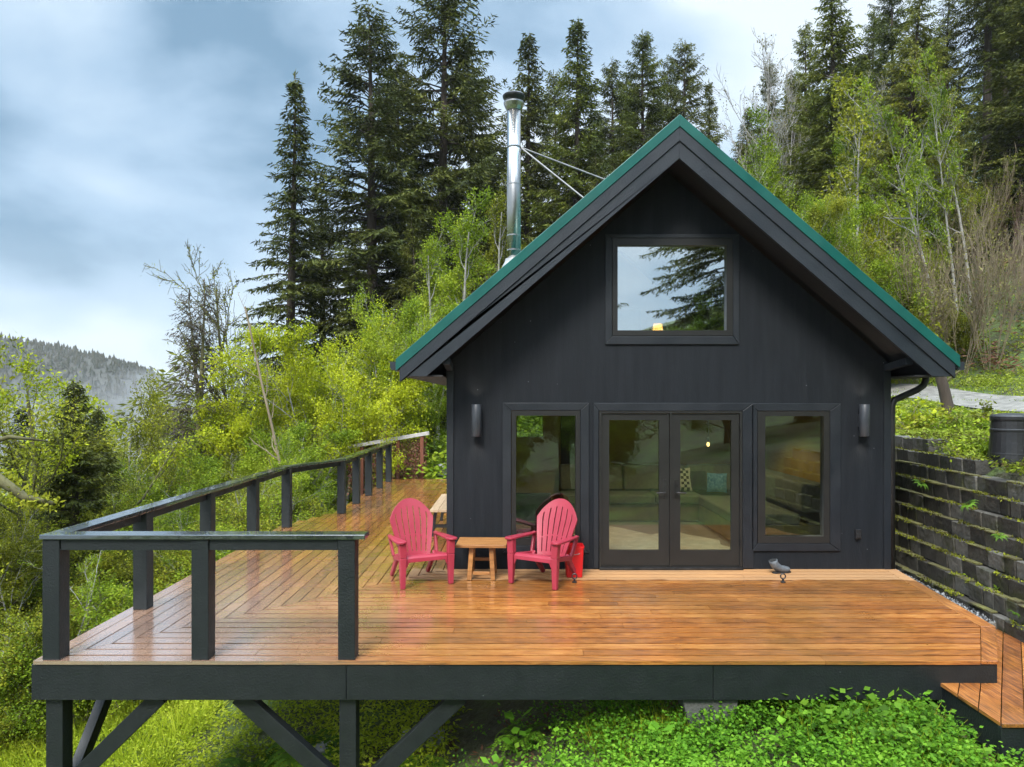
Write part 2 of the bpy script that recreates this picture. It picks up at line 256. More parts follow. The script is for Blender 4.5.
# ------------------------------------------------------------------ mesh helpers
class MB:
    def __init__(s): s.v = []; s.f = []
    def quadprism(s, bottom, top):
        b = len(s.v); n = len(bottom); s.v += [tuple(p) for p in bottom] + [tuple(p) for p in top]
        s.f.append(tuple(b + i for i in reversed(range(n)))); s.f.append(tuple(b + n + i for i in range(n)))
        for i in range(n):
            j = (i + 1) % n; s.f.append((b + i, b + j, b + n + j, b + n + i))
        return s
    def box(s, x0, x1, y0, y1, z0, z1):
        return s.quadprism([(x0, y0, z0), (x1, y0, z0), (x1, y1, z0), (x0, y1, z0)], [(x0, y0, z1), (x1, y0, z1), (x1, y1, z1), (x0, y1, z1)])
    def bar(s, p, q, w, h, up=(0, 0, 1), w2=None, h2=None):
        """rectangular bar from p to q: w across, h along up"""
        p = Vector(p); q = Vector(q); d = (q - p).normalized(); u = Vector(up); a = d.cross(u)
        if a.length < 1e-4: a = d.cross(Vector((0, 1, 0)))
        a.normalize(); u = a.cross(d).normalized(); w2 = w if w2 is None else w2; h2 = h if h2 is None else h2
        c = [(-1, -1), (1, -1), (1, 1), (-1, 1)]
        return s.quadprism([p + a * (x * w / 2) + u * (y * h / 2) for x, y in c], [q + a * (x * w2 / 2) + u * (y * h2 / 2) for x, y in c])
    def prism(s, poly, z0, z1):
        return s.quadprism([(x, y, z0) for x, y in poly], [(x, y, z1) for x, y in poly])
    def tube(s, pts, rad, n=8, caps=True):
        pts = [np.array(p, float) for p in pts]; m = len(pts)
        if not hasattr(rad, '__len__'): rad = [rad] * m
        t0 = pts[1] - pts[0]; t0 /= np.linalg.norm(t0) + 1e-9
        a = np.cross(t0, (0, 0, 1.)) if abs(t0[2]) < .9 else np.cross(t0, (1., 0, 0)); a /= np.linalg.norm(a)
        b0 = len(s.v); ang = np.arange(n) * 2 * math.pi / n; ca, sa = np.cos(ang), np.sin(ang)
        for i, p in enumerate(pts):
            t = pts[min(i + 1, m - 1)] - pts[max(i - 1, 0)]; t /= np.linalg.norm(t) + 1e-9
            a = a - t * np.dot(a, t); a /= np.linalg.norm(a) + 1e-9; bb = np.cross(t, a)
            ring = p + rad[i] * (np.outer(ca, a) + np.outer(sa, bb)); s.v += [tuple(r) for r in ring]
        for i in range(m - 1):
            o = b0 + i * n
            for k in range(n):
                j = (k + 1) % n; s.f.append((o + k, o + j, o + n + j, o + n + k))
        if caps:
            s.f.append(tuple(b0 + k for k in reversed(range(n)))); s.f.append(tuple(b0 + (m - 1) * n + k for k in range(n)))
        return s
    def lathe(s, prof, n=24, c=(0, 0, 0)):
        return s.tube([(c[0], c[1], c[2] + z + i * 1e-6) for i, (r, z) in enumerate(prof)], [r for r, z in prof], n)
    def build(s, name, m, parent=None, bevel=0, smooth=False, seg=2):
        me = bpy.data.meshes.new(name); me.from_pydata([tuple(map(float, p)) for p in s.v], [], s.f); me.validate(); me.update()
        return link(name, me, m, parent, bevel, smooth, seg)

def link(name, me, m, parent=None, bevel=0, smooth=False, seg=2):
    o = bpy.data.objects.new(name, me); COL.objects.link(o)
    if m is not None and len(me.materials) == 0: me.materials.append(m)
    if parent: o.parent = parent
    if bevel:
        b = o.modifiers.new('bevel', 'BEVEL'); b.width = bevel; b.segments = seg; b.limit_method = 'ANGLE'
    if smooth: me.polygons.foreach_set('use_smooth', [True] * len(me.polygons))
    return o

def tag(o, label=None, cat=None, group=None, kind=None):
    if label: o['label'] = label
    if cat: o['category'] = cat
    if group: o['group'] = group
    if kind: o['kind'] = kind
    return o

def thing(name, label, cat, loc=(0, 0, 0), rz=0, group=None):
    o = bpy.data.objects.new(name, None); COL.objects.link(o); o.location = loc; o.rotation_euler = (0, 0, rz); o.empty_display_size = .2
    return tag(o, label, cat, group)

def copy_tree(root, label=None, group=None):
    c = root.copy(); COL.objects.link(c)
    if label: c['label'] = label
    if group: c['group'] = group
    for ch in root.children:
        d = ch.copy(); COL.objects.link(d); d.parent = c
        for g in ch.children:
            e = g.copy(); COL.objects.link(e); e.parent = d
    return c

def np_mesh(name, V, F):
    """V (n,3), F (m,k) arrays, all faces with k corners"""
    me = bpy.data.meshes.new(name); n, m, k = len(V), len(F), F.shape[1]
    me.vertices.add(n); me.vertices.foreach_set('co', np.ascontiguousarray(V, dtype=np.float32).ravel())
    me.loops.add(m * k); me.loops.foreach_set('vertex_index', np.ascontiguousarray(F, dtype=np.int32).ravel())
    me.polygons.add(m); me.polygons.foreach_set('loop_start', np.arange(0, m * k, k, dtype=np.int32))
    me.update(calc_edges=True); return me

def nrm(a): return a / (np.linalg.norm(a, axis=-1, keepdims=True) + 1e-9)

def blades_mesh(name, P, D, N, L, W, fold=0., mid=.45):
    """leaf shaped faces: base, two shoulders, tip"""
    P, D, N = np.asarray(P, float), nrm(np.asarray(D, float)), np.asarray(N, float)
    L = np.broadcast_to(np.asarray(L, float), (len(P),))[:, None]; W = np.broadcast_to(np.asarray(W, float), (len(P),))[:, None]
    S = nrm(np.cross(D, N)); N2 = nrm(np.cross(S, D))
    c = P + D * L * mid + N2 * W * fold
    V = np.stack([P, c + S * W / 2, P + D * L, c - S * W / 2], 1).reshape(-1, 3)
    F = np.arange(len(P) * 4).reshape(-1, 4)
    return np_mesh(name, V, F)

def poly_holes(name, outer, holes, y0, y1, m, parent):
    """wall in the XZ plane with openings, from y0 to y1"""
    cu = bpy.data.curves.new(name, 'CURVE'); cu.dimensions = '2D'; cu.fill_mode = 'BOTH'; cu.extrude = abs(y1 - y0) / 2
    for pl in [outer] + holes:
        sp = cu.splines.new('POLY'); sp.points.add(len(pl) - 1); sp.use_cyclic_u = True
        for i, (x, z) in enumerate(pl): sp.points[i].co = (x, z, 0, 1)
    t = bpy.data.objects.new('tmp', cu); COL.objects.link(t)
    dg = bpy.context.evaluated_depsgraph_get(); me = bpy.data.meshes.new_from_object(t.evaluated_get(dg))
    bpy.data.objects.remove(t); bpy.data.curves.remove(cu)
    yc = (y0 + y1) / 2
    for v in me.vertices:
        x, z, e = v.co; v.co = (x, yc + e, z)
    me.update(); me.name = name; me.materials.clear()
    return link(name, me, m, parent)

def rect(x0, x1, z0, z1): return [(x0, z0), (x1, z0), (x1, z1), (x0, z1)]

# ------------------------------------------------------------------ camera
H_CAM, F_PX, HOR = 2.2, 710., 400.
cam = bpy.data.cameras.new('camera'); co = bpy.data.objects.new('camera', cam); COL.objects.link(co)
co.location = (0, 0, H_CAM); co.rotation_euler = (R_(90), 0, 0)
cam.sensor_width = 36; cam.lens = F_PX / 1024 * 36; cam.shift_y = (HOR - 383.5) / 1024; cam.clip_start = .1; cam.clip_end = 3000
SC.camera = co
def px(x, y, Y): return ((x - 512) / F_PX * Y, Y, H_CAM - (y - HOR) / F_PX * Y)

# ------------------------------------------------------------------ terrain
def rbf(pts):
    P = np.array(pts, float); n = len(P); d = np.linalg.norm(P[:, None, :2] - P[None, :, :2], axis=2)
    A = np.zeros((n + 3, n + 3)); A[:n, :n] = d + np.eye(n) * -.05; A[:n, n] = 1; A[:n, n + 1:] = P[:, :2]; A[n:, :n] = A[:n, n:].T
    w = np.linalg.solve(A, np.r_[P[:, 2], 0, 0, 0])
    def f(x, y):
        x = np.asarray(x, float); y = np.asarray(y, float); r = w[n] + w[n + 1] * x + w[n + 2] * y
        for i in range(n): r = r + w[i] * np.hypot(x - P[i, 0], y - P[i, 1])
        return r
    return f
shared = [(-4, 24, -.7), (-2.5, 24, .2), (0, 30, 1.), (5, 30, 2.6), (5, 40, 3.5), (0, 46, 2.6), (-10, 50, -2), (10, 50, 7), (-15, 45, -5), (-30, 40, -13), (-30, 15, -13), (40, 50, 17), (25, 46, 12), (12, 38, 5.4), (10, 30, 2.75)]
low_f = rbf(shared + [(0, 4, -.95), (3, 4, -.72), (5, 4, -.55), (3, 6, -.5), (5, 6, -.36), (1, 6.2, -.72), (-1, 6.5, -1.35), (-2.5, 7, -1.9), (-4, 6, -2.45), (-4, 8.5, -2.25), (-8, 6, -3.5), (-4, 3, -2.9), (-8, 14, -3.5), (-11, 12, -4.6), (0, 0, -1.6), (5, 0, -.6),
    (0, 10, -.75), (4.5, 10, -.35), (5.1, 8, -.22), (-4, 12, -2.1), (-8, 10, -3.1), (-4, 17, -1.9), (-3.5, 20.5, -.9), (-1, 20, -.25), (2, 17, -.3), (5, 16, .3), (-8, 20, -3.8), (-15, 10, -7.5), (-15, 25, -7.), (-8, 32, -2), (0, -20, -2), (-20, -20, -9), (20, -20, 2)])
up_f = rbf(shared + [(5.5, 4, 1.25), (6, 8, 1.3), (6.2, 11, 1.62), (8, 7, 1.4), (8.5, 12, 1.60), (10.2, 14, 1.74), (10.6, 15.5, 1.9), (10.3, 19, 2.15), (9.6, 24, 2.45), (7, 20, 1.95), (13.5, 17, 2.3), (13, 21, 2.5), (12.2, 26, 2.7), (16, 20, 3.2), (16, 24, 3.9), (19, 22, 5.0), (17.3, 26, 5.2), (14.6, 25, 3.5), (19, 27, 6.6), (17, 32, 7.2), (22, 31, 9.), (15, 31, 5.6), (30, 30, 12), (30, 15, 6.5), (20, 10, 3.2), (15, 8, 2.2), (12, 4, 1.8), (20, 0, 3), (30, -20, 5), (10, -10, 1.)])
def wallX(y): return 5.02 + .085 * (np.asarray(y, float) - 6.95)
def sstep(t): t = np.clip(t, 0, 1); return t * t * (3 - 2 * t)
def terrain(x, y):
    x = np.asarray(x, float); y = np.asarray(y, float)
    w = .35 + np.maximum(0, y - 13) * .7
    s = sstep((x - wallX(y) - .48) / w)
    z = low_f(x, y) * (1 - s) + up_f(x, y) * s
    z = z + .10 * np.sin(x * 1.3 + 1) * np.sin(y * 1.1) * np.clip((np.hypot(x, y - 8) - 6) / 10, 0, 1)
    rr = np.hypot(x, y - 10); k = sstep((rr - 42) / 45)
    far = np.where(x < 0, -46 * (1 - np.exp(np.minimum(x, 0) / 75)), 32 * (1 - np.exp(-np.maximum(x, 0) / 45))) + 3 * np.sin(x * .05) * np.cos(y * .04)
    return z * (1 - k) + far * k
def gaxis(lo, hi, fine0, fine1, st, grow):
    a = list(np.arange(fine0, fine1 + 1e-6, st)); s = st; v = fine1
    while v < hi: s *= grow; v += s; a.append(v)
    s = st; v = fine0
    while v > lo: s *= grow; v -= s; a.insert(0, v)
    return np.array(a)
gx = gaxis(-700, 500, -9, 20, .22, 1.13); gy = gaxis(-160, 760, 3, 32, .25, 1.13)
GX, GY = np.meshgrid(gx, gy, indexing='ij'); GZ = terrain(GX, GY)
nx, ny = GX.shape; ids = np.arange(nx * ny).reshape(nx, ny)
F = np.stack([ids[:-1, :-1], ids[1:, :-1], ids[1:, 1:], ids[:-1, 1:]], -1).reshape(-1, 4)
g = link('ground', np_mesh('ground', np.stack([GX, GY, GZ], -1).reshape(-1, 3), F), M['ground'], smooth=True); tag(g, kind='structure')
g['label'] = 'sloping mossy hillside ground under and around the deck'

# gravel track on the right
road_c = [(13.6, 8), (12.9, 12), (12.15, 16), (11.6, 20), (10.9, 25), (9.6, 31), (6, 38)]
rc = np.array(road_c, float); tt = np.linspace(0, len(rc) - 1, 60); rx = np.interp(tt, range(len(rc)), rc[:, 0]); ry = np.interp(tt, range(len(rc)), rc[:, 1])
def road_u(x, y):  # signed lateral distance from the track
    return x - np.interp(y, ry, rx)
us = np.linspace(-1.2, 1.2, 13); RX = rx[:, None] + us[None]; RY = np.repeat(ry[:, None], 13, 1); RZ = terrain(RX, RY) + .035
i2 = np.arange(60 * 13).reshape(60, 13); F = np.stack([i2[:-1, :-1], i2[:-1, 1:], i2[1:, 1:], i2[1:, :-1]], -1).reshape(-1, 4)
o = link('road', np_mesh('road', np.stack([RX, RY, RZ], -1).reshape(-1, 3), F), M['road'], smooth=True); tag(o, 'pale gravel track curving up the bank behind the block wall', kind='structure')

# ------------------------------------------------------------------ far hill with its forest, haze
def ridge_z(x): # ridge line at y=600
    return np.interp(x, [-1200, -800, -433, -382, -331, -289, -255, -213, -150, -60], [150, 112, 55, 46, 34, 21, 0, -30, -52, -60])
hx = np.linspace(-1100, -40, 90); hv = np.linspace(0, 1, 24)
HX, HV = np.meshgrid(hx, hv, indexing='ij'); HYb = 430 + 170 * HV + 12 * np.sin(HX * .03)
HZ = -62 + (ridge_z(HX) + 62) * sstep(HV * 1.02) + 5 * np.sin(HX * .045 + HV * 5) * (1 - HV)
def hill_z(x, v): return -62 + (ridge_z(x) + 62) * sstep(v * 1.02) + 5 * np.sin(x * .045 + v * 5) * (1 - v)
i2 = np.arange(90 * 24).reshape(90, 24); F = np.stack([i2[:-1, :-1], i2[1:, :-1], i2[1:, 1:], i2[:-1, 1:]], -1).reshape(-1, 4)
o = link('hills', np_mesh('hills', np.stack([HX, HYb, HZ], -1).reshape(-1, 3), F), M['hill_ground'], smooth=True); tag(o, 'dark misty wooded hill across the valley', kind='structure')
n = 14000; fx = rng.uniform(-1000, -120, n); fv = rng.uniform(0.05, 1, n) ** .8; fz = hill_z(fx, fv); fy = 430 + 170 * fv + 12 * np.sin(fx * .03)
hh = rng.uniform(2.0, 5.0, n) * rng.choice([.7, 1, 1, 1.35], n); wwd = hh * rng.uniform(.22, .42, n); V = []; Fh = []
for tier in range(2):
    zb = fz + hh * (.05 if tier == 0 else .42); zt = fz + hh * (.65 if tier == 0 else 1.); w = wwd * (1 if tier == 0 else .62)
    for k in range(5):
        a0 = 2 * math.pi * k / 5; a1 = 2 * math.pi * (k + 1) / 5
        V.append(np.stack([np.stack([fx + w * math.cos(a0), fy + w * math.sin(a0), zb], -1), np.stack([fx + w * math.cos(a1), fy + w * math.sin(a1), zb], -1), np.stack([fx, fy, zt], -1)], 1))
V = np.concatenate(V).reshape(-1, 3)
o = link('far_forest', np_mesh('far_forest', V, np.arange(len(V)).reshape(-1, 3)), M['hill_trees']); tag(o, 'grey brown forest covering the misty far hill', kind='stuff')

hz = MB().box(-1300, 560, -175, 800, -75, 170).build('haze', None); tag(hz, 'pale rain haze filling the valley air', kind='stuff')
m, nt, ns, L = new_mat('haze'); out = nd(ns, 'ShaderNodeOutputMaterial'); pv = nd(ns, 'ShaderNodeVolumePrincipled')
pv.inputs['Color'].default_value = (.95, .96, .97, 1); pv.inputs['Density'].default_value = .00022; pv.inputs['Anisotropy'].default_value = .2
L.new(pv.outputs[0], out.inputs['Volume']); hz.data.materials.append(m)

# drifting mist in the valley in front of the hill
m, nt, ns, L = new_mat('valley mist'); out = nd(ns, 'ShaderNodeOutputMaterial'); pv = nd(ns, 'ShaderNodeVolumePrincipled'); tc = nd(ns, 'ShaderNodeTexCoord')
n_ = nd(ns, 'ShaderNodeTexNoise', i_Scale=.016, i_Detail=3.); L.new(tc.outputs['Object'], n_.inputs['Vector']); mr = nd(ns, 'ShaderNodeMapRange'); L.new(n_.outputs[0], mr.inputs[0])
mr.inputs[1].default_value = .46; mr.inputs[2].default_value = .7; mr.inputs[3].default_value = 0; mr.inputs[4].default_value = .013; L.new(mr.outputs[0], pv.inputs['Density']); pv.inputs['Color'].default_value = (.95, .97, 1, 1); L.new(pv.outputs[0], out.inputs['Volume'])
b = MB(); b.lathe([(2, -34), (70, -30), (105, -10), (95, 14), (60, 28), (3, 32)], 20); o = b.build('mist', m); o.location = (-190, 375, -12); o.scale = (1.25, .45, 1.); tag(o, 'pale mist drifting in front of the far hill', kind='stuff')

# ------------------------------------------------------------------ deck
YF, YH = 5.985, 9.24                      # front edge, house wall
HX0, HX1 = -.846, 4.92                    # house sides
def mitre_x(y): return -4.04 + (y - YF) * (HX0 + 4.04) / (YH - YF)
def mitre_y(x): return YF + (x + 4.04) * (YH - YF) / (HX0 + 4.04)
RE = [(YF, 4.10), (6.90, 4.70), (YH, 5.0)]   # right edge
def right_x(y): return float(np.interp(y, [a for a, b in RE], [b for a, b in RE]))
deck = thing('deck', 'wet orange brown timber deck wrapping the front and left of the cabin', 'deck')
b = MB(); W, GAP, TH = .131, .0125, .03
yy = YF
while yy < YH - .02:
    y1 = min(yy + W - .006, YH - .004); xl0, xl1 = mitre_x(yy) + .004, mitre_x(y1) + .004; xr0, xr1 = right_x(yy) - .15, right_x(y1) - .15
    cuts = sorted(random.uniform(xl1 + 1, xr0 - 1) for _ in range(random.choice((1, 1, 2)) if xr0 - xl1 > 4 else 0))
    xs = [None] + cuts + [None]
    for i in range(len(xs) - 1):
        a0, a1 = (xl0, xl1) if xs[i] is None else (xs[i] + .002,) * 2
        c0, c1 = (xr0, xr1) if xs[i + 1] is None else (xs[i + 1] - .002,) * 2
        dz = random.uniform(-.002, .0)
        b.prism([(a0, yy), (c0, yy), (c1, y1), (a1, y1)], -TH + dz, dz)
    yy += W + .018
b.build('front_boards', M['deck_x'], deck)
b = MB()
for i in range(len(RE) - 1):
    (ya, xa), (yb, xb) = RE[i], RE[i + 1]; b.prism([(xa - .145, ya), (xa, ya), (xb, yb), (xb - .145, yb)], -TH, -.001)
b.build('edge_board', M['deck_y'], deck, .004)
b = MB(); x = -4.04
YE = 19.6
while x < HX0 - .01:
    x1 = min(x + W, HX0 - .008); ya, yb = mitre_y(x) + .004, mitre_y(x1) + .004
    xm = (x + x1) / 2; yend = YE if xm > -3.45 else 12.45 + (xm + 4.04) / .6 * 1.5
    y0 = max(ya, yb); cuts = []; c = y0 + random.uniform(1.5, 4.8)
    while c < yend - 1: cuts.append(c); c += random.choice((3.6, 4.2, 4.8))
    ysq = [None] + cuts + [yend]
    for i in range(len(ysq) - 1):
        a0, a1 = (ya, yb) if ysq[i] is None else (ysq[i] + .002,) * 2
        e = ysq[i + 1] - .002; dz = random.uniform(-.002, 0)
        b.prism([(x, a0), (x1, a1), (x1, e), (x, e)], -TH + dz, dz)
    x += W + GAP
b.prism([(-3.44, YE + .005), (HX0, YE + .005), (HX0, YE + .14), (-3.44, YE + .14)], -TH, 0)
b.build('side_boards', M['deck_y'], deck)
# fascia, framing, posts
for xa, xb in ((-4.06, -1.402), (-1.398, 1.698), (1.702, 4.10)):
    fq = MB().box(xa, xb, YF + .012, YF + .055, -.335, -.034).build('fascia', M['black_paint'], deck, .004)
b = MB(); b.box(-4.06, -4.02, YF + .06, 12.5, -.335, -.034); b.bar((-4.04, 12.5, -.185), (-3.45, 13.95, -.185), .04, .30); b.box(-3.47, -3.43, 13.95, YE + .13, -.335, -.034)
b.build('side_fascia', M['black_paint'], deck, .004)
b = MB()
for i in range(len(RE) - 1):
    (ya, xa), (yb, xb) = RE[i], RE[i + 1]; b.bar((xa - .03, ya + (.06 if i == 0 else 0), -.17), (xb - .03, yb, -.17), .04, .27)
b.build('right_fascia', M['black_paint'], deck, .004)
b = MB(); xx = -3.6
while xx < 4.1: b.box(xx, xx + .045, YF + .06, 9.2, -.30, -.036); xx += .6
yy = 9.7
while yy < YE: b.box(-3.42, HX0 - .05, yy, yy + .045, -.30, -.036); yy += .6
b.build('joists', M['soffit'], deck)
pxs = [(-3.9, YF + .135), (-1.40, YF + .135), (-3.9, 12.2), (-3.35, 16.5), (1.6, 8.0), (-1.4, 8.4)]
for x, y in pxs:
    z = float(terrain(x, y)); MB().box(x - .072, x + .072, y - .072, y + .072, z - .4, -.336).build('support_post', M['black_paint'], deck, .006)
yb = YF + .135
for (xa, za), (xb, zb) in [((-3.02, -.34), (-3.83, -1.13)), ((-2.35, -.34), (-1.47, -1.13)), ((-.44, -.34), (-1.33, -1.18))]:
    d = (xb - xa, zb - za); e = MB().bar((xa - d[0] * .0, yb, za), (xb, yb, zb), .09, .14, (0, 0, 1)); e.build('brace', M['black_paint'], deck, .004)
MB().bar((-3.9, YF + 1.1, -.36), (-3.9, YF + .2, -1.3), .09, .12, (0, 0, 1)).build('brace', M['black_paint'], deck, .004)
b = MB(); b.quadprism([(1.55, YF + .02, -.78), (1.85, YF + .02, -.78), (1.85, YF + .4, -.78), (1.55, YF + .4, -.78)], [(1.45, YF + .06, -.337), (1.93, YF + .06, -.337), (1.93, YF + .4, -.337), (1.45, YF + .4, -.337)])
b.build('pier', M['concrete'], deck, .01)

# lower walkway at the right
walk = thing('walkway', 'lower brown board walkway beside the right end of the deck', 'walkway', (0, 0, 0))
b = MB(); zt = -.19; ang = R_(35); cs, sn = math.cos(ang), math.sin(ang); px0, px1, py0, py1 = 3.62, 6.2, 5.24, 7.42
def clip_poly(poly, f):
    o = []
    for i in range(len(poly)):
        p, q = poly[i], poly[(i + 1) % len(poly)]; fp, fq = f(p), f(q)
        if fp >= 0: o.append(p)
        if fp * fq < 0: t = fp / (fp - fq); o.append((p[0] + t * (q[0] - p[0]), p[1] + t * (q[1] - p[1])))
    return o
for k in range(-40, 60):
    u0 = k * .146; u1 = u0 + .14; n_ = (cs, -sn); c0 = (4.5, 6)
    poly = [(px0, py0), (px1, py0), (px1, py1), (px0, py1)]
    dist = lambda p: (p[0] - c0[0]) * n_[0] + (p[1] - c0[1]) * n_[1]
    poly = clip_poly(poly, lambda p: dist(p) - u0)
    if len(poly) > 2: poly = clip_poly(poly, lambda p: u1 - dist(p))
    if len(poly) > 2:
        poly = clip_poly(poly, lambda p: right_x(max(p[1], YF)) - p[0] < 0 and 1 or 1)
        b.prism(poly, zt - .03, zt + random.uniform(-.002, 0))
b.build('walkway_boards', M['deck_y'], walk, .003)
b = MB(); b.box(px0, px1, py0 + .012, py0 + .05, -.46, zt - .032); b.box(px0 + .012, px0 + .05, py0 + .052, py1, -.46, zt - .032); b.build('walkway_fascia', M['black_paint'], walk, .004)

# ------------------------------------------------------------------ railing
rail = thing('deck_railing', 'black timber railing along the front left and left side of the deck', 'railing', (-3.9, 6.1, 0))
rail.location = (0, 0, 0)
PW = .145; ZC = 1.062
posts = [(-3.9, YF + .09), (-2.64, YF + .09), (-1.40, YF + .09), (-3.9, 7.51), (-3.9, 9.1), (-3.9, 10.7), (-3.9, 12.3), (-3.31, 13.8), (-3.31, 15.1), (-3.31, 16.4), (-3.31, 17.75), (-3.31, 19.05)]
for x, y in posts: MB().box(x - PW / 2, x + PW / 2, y - PW / 2, y + PW / 2, .001, ZC - .041).build('post', M['black_paint'], rail, .006)
def chain(pts, w, z0, z1, name, mt, off=0, bev=.006):
    b = MB(); n = len(pts); L_, Rr = [], []
    for i in range(n):
        d0 = Vector(pts[i]) - Vector(pts[i - 1]) if i else None; d1 = Vector(pts[i + 1]) - Vector(pts[i]) if i < n - 1 else None
        d0 = d0 or d1; d1 = d1 or d0; d0 = d0.normalized(); d1 = d1.normalized(); t = (d0 + d1).normalized(); nn = Vector((-t.y, t.x)); k = 1 / max(.4, nn.dot(Vector((-d0.y, d0.x))))
        p = Vector(pts[i]); L_.append(p + nn * k * (w / 2 + off)); Rr.append(p + nn * k * (-w / 2 + off))
    for i in range(n - 1):
        b.prism([L_[i], Rr[i], Rr[i + 1], L_[i + 1]], z0, z1)
    return b.build(name, mt, rail, bev)
path = [(-1.24, YF + .09), (-3.9, YF + .09)]; chain(path[:1] + [(-3.99, YF + .09)], .18, ZC - .04, ZC, 'rail_cap', M['cap'])
side = [(-3.9, YF + .182), (-3.9, 12.3), (-3.31, 13.8), (-3.31, 19.15)]; chain(side, .18, ZC - .041, ZC - .001, 'rail_cap', M['cap'])
for (xa, xb) in ((-3.825, -2.715), (-2.565, -1.475)): MB().box(xa, xb, YF + .03, YF + .07, ZC - .135, ZC - .042).build('under_rail', M['black_paint'], rail, .004)
sp = posts[3:]
seq = [(-3.9, YF + .165)] + [p for p in sp]
for i in range(len(seq) - 1):
    a, c = Vector((*seq[i], 0)), Vector((*seq[i + 1], 0)); d = (c - a).normalized(); s0 = 0 if i == 0 else .08
    a2 = a + d * s0; c2 = c - d * .08; MB().bar((a2.x, a2.y, ZC - .089), (c2.x, c2.y, ZC - .089), .04, .092).build('under_rail', M['black_paint'], rail, .004)

# ------------------------------------------------------------------ cabin
cabin = thing('cabin', 'charcoal gabled cabin with green metal roof edge and glazed front', 'cabin', (0, 0, 0))
AX, AZ, SL = 2.035, 5.66, .862
YB = 13.75
EX0, EX1 = -1.41, 5.43
def roof_z(x, v=0): return AZ - abs(x - AX) * SL - v
S1 = 76.8
def fx_(x): return (x - 512) / S1
def fz_(y): return 2.2 - (y - 400) / S1
wins = {'left': (fx_(511.5), fx_(580), fz_(545), fz_(410.5)), 'right': (fx_(757), fx_(829), fz_(543), fz_(411)), 'up': (fx_(612), fx_(732.4), fz_(336), fz_(238.5)), 'door': (fx_(598.7), fx_(741.7), .012, fz_(411))}
vw = .50
outer = [(HX0, -.25), (HX1, -.25), (HX1, roof_z(HX1, vw)), (AX, roof_z(AX, vw)), (HX0, roof_z(HX0, vw))]
poly_holes('front_wall', outer, [rect(*wins[k]) for k in ('left', 'right', 'up', 'door')], YH, YH + .15, M['siding'], cabin)
sl = MB().box(HX0, HX0 + .15, YH + .151, YB, -.25, roof_z(HX0, vw)); sl.build('side_wall', M['siding'], cabin)
MB().box(HX1 - .15, HX1, YH + .151, YB, -.25, roof_z(HX1, vw)).build('side_wall', M['siding'], cabin)
s2 = 710 / YB
rw = [rect((517 - 512) / s2, (543 - 512) / s2, 2.2 - 37 / s2, 2.2 - 14 / s2), rect((566 - 512) / s2, (577 - 512) / s2, 2.2 - 76 / s2, 2.2 - 14 / s2), rect((616 - 512) / s2, (641 - 512) / s2, 3.3, 3.98)]
poly_holes('back_wall', outer, rw, YB, YB + .15, M['siding'], cabin)
# inner lining
poly_holes('back_lining', [(HX0 + .17, 0), (HX1 - .17, 0), (HX1 - .17, roof_z(HX1, vw) - .02), (AX, roof_z(AX, vw) - .08), (HX0 + .17, roof_z(HX0, vw) - .02)], rw, YB - .03, YB - .002, M['plywood'], cabin)
MB().box(HX0 + .152, HX0 + .168, YH + .16, YB - .035, .02, roof_z(HX0, vw) - .02).build('side_lining', M['plywood'], cabin)
MB().box(HX1 - .168, HX1 - .152, YH + .16, YB - .035, .02, roof_z(HX1, vw) - .02).build('side_lining', M['plywood'], cabin)
MB().box(HX0 + .15, HX1 - .15, YH + .151, YB - .001, -.25, .012).build('interior_floor', M['int_floor'], cabin)
MB().box(HX0 + .17, HX1 - .17, YH + .9, YB - .035, 2.52, 2.72).build('loft_floor', M['plywood'], cabin)
# corner boards
for xa, xb in ((HX0 - .004, HX0 + .085), (HX1 - .085, HX1 + .004)):
    MB().box(xa, xb, YH - .018, YH - .002, -.2, min(roof_z(xa, vw), roof_z(xb, vw)) - .01).build('corner_board', M['trim'], cabin, .003)
# roof
def slope_poly(v0, v1, e0, e1, zcut=None):
    """the two halves of a band that follows the roof slope"""
    res = []
    for side, e in ((-1, e0), (1, e1)):
        P = [(AX, AZ - v0), (AX, AZ - v1)]
        zb = roof_z(e, v1); zt_ = roof_z(e, v0)
        if zcut is not None and zb < zcut:
            xc = AX + side * (AZ - v1 - zcut) / SL; P += [(xc, zcut), (e, zcut), (e, zt_)]
        else: P += [(e, zb), (e, zt_)]
        res.append(P)
    return res
def ext(name, polys, y0, y1, m, parent=cabin, bevel=.004):
    o = None
    for P in polys:
        b = MB(); b.quadprism([(x, y0, z) for x, z in P], [(x, y1, z) for x, z in P]); o = b.build(name, m, parent, bevel)
    return o
YR0, YR1 = 8.60, 14.35
roof = MB()
for P in slope_poly(.012, .06, EX0 + .01, EX1 - .01): roof.quadprism([(x, YR0 + .03, z) for x, z in P], [(x, YR1, z) for x, z in P])
for yk in np.arange(YR0 + .35, YR1, .4):
    for P in slope_poly(-.03, .011, EX0 + .02, EX1 - .02): roof.quadprism([(x, yk, z) for x, z in P], [(x, yk + .025, z) for x, z in P])
roof = roof.build('roof', M['green_metal'], cabin)
rt = ext('roof_edge_trim', slope_poly(-.004, .142, EX0, EX1), YR0, YR0 + .025, M['green_metal'])
for P in slope_poly(.062, .40, EX0 + .06, EX1 - .06, 2.5): b = MB(); b.quadprism([(x, YR0 + .062, z) for x, z in P], [(x, YR1 - .02, z) for x, z in P]); b.build('roof_deck', M['soffit'], cabin)
ext('upper_barge_board', slope_poly(.143, .312, EX0 + .045, EX1 - .05), YR0 + .012, YR0 + .06, M['barge'])
ext('lower_barge_board', slope_poly(.314, .522, EX0 + .065, EX1 - .075, 2.487), YR0 + .03, YR0 + .075, M['barge'])
ext('back_barge_board', slope_poly(.143, .522, EX0 + .065, EX1 - .075, 2.487), YR1 - .018, YR1 + .03, M['barge'])
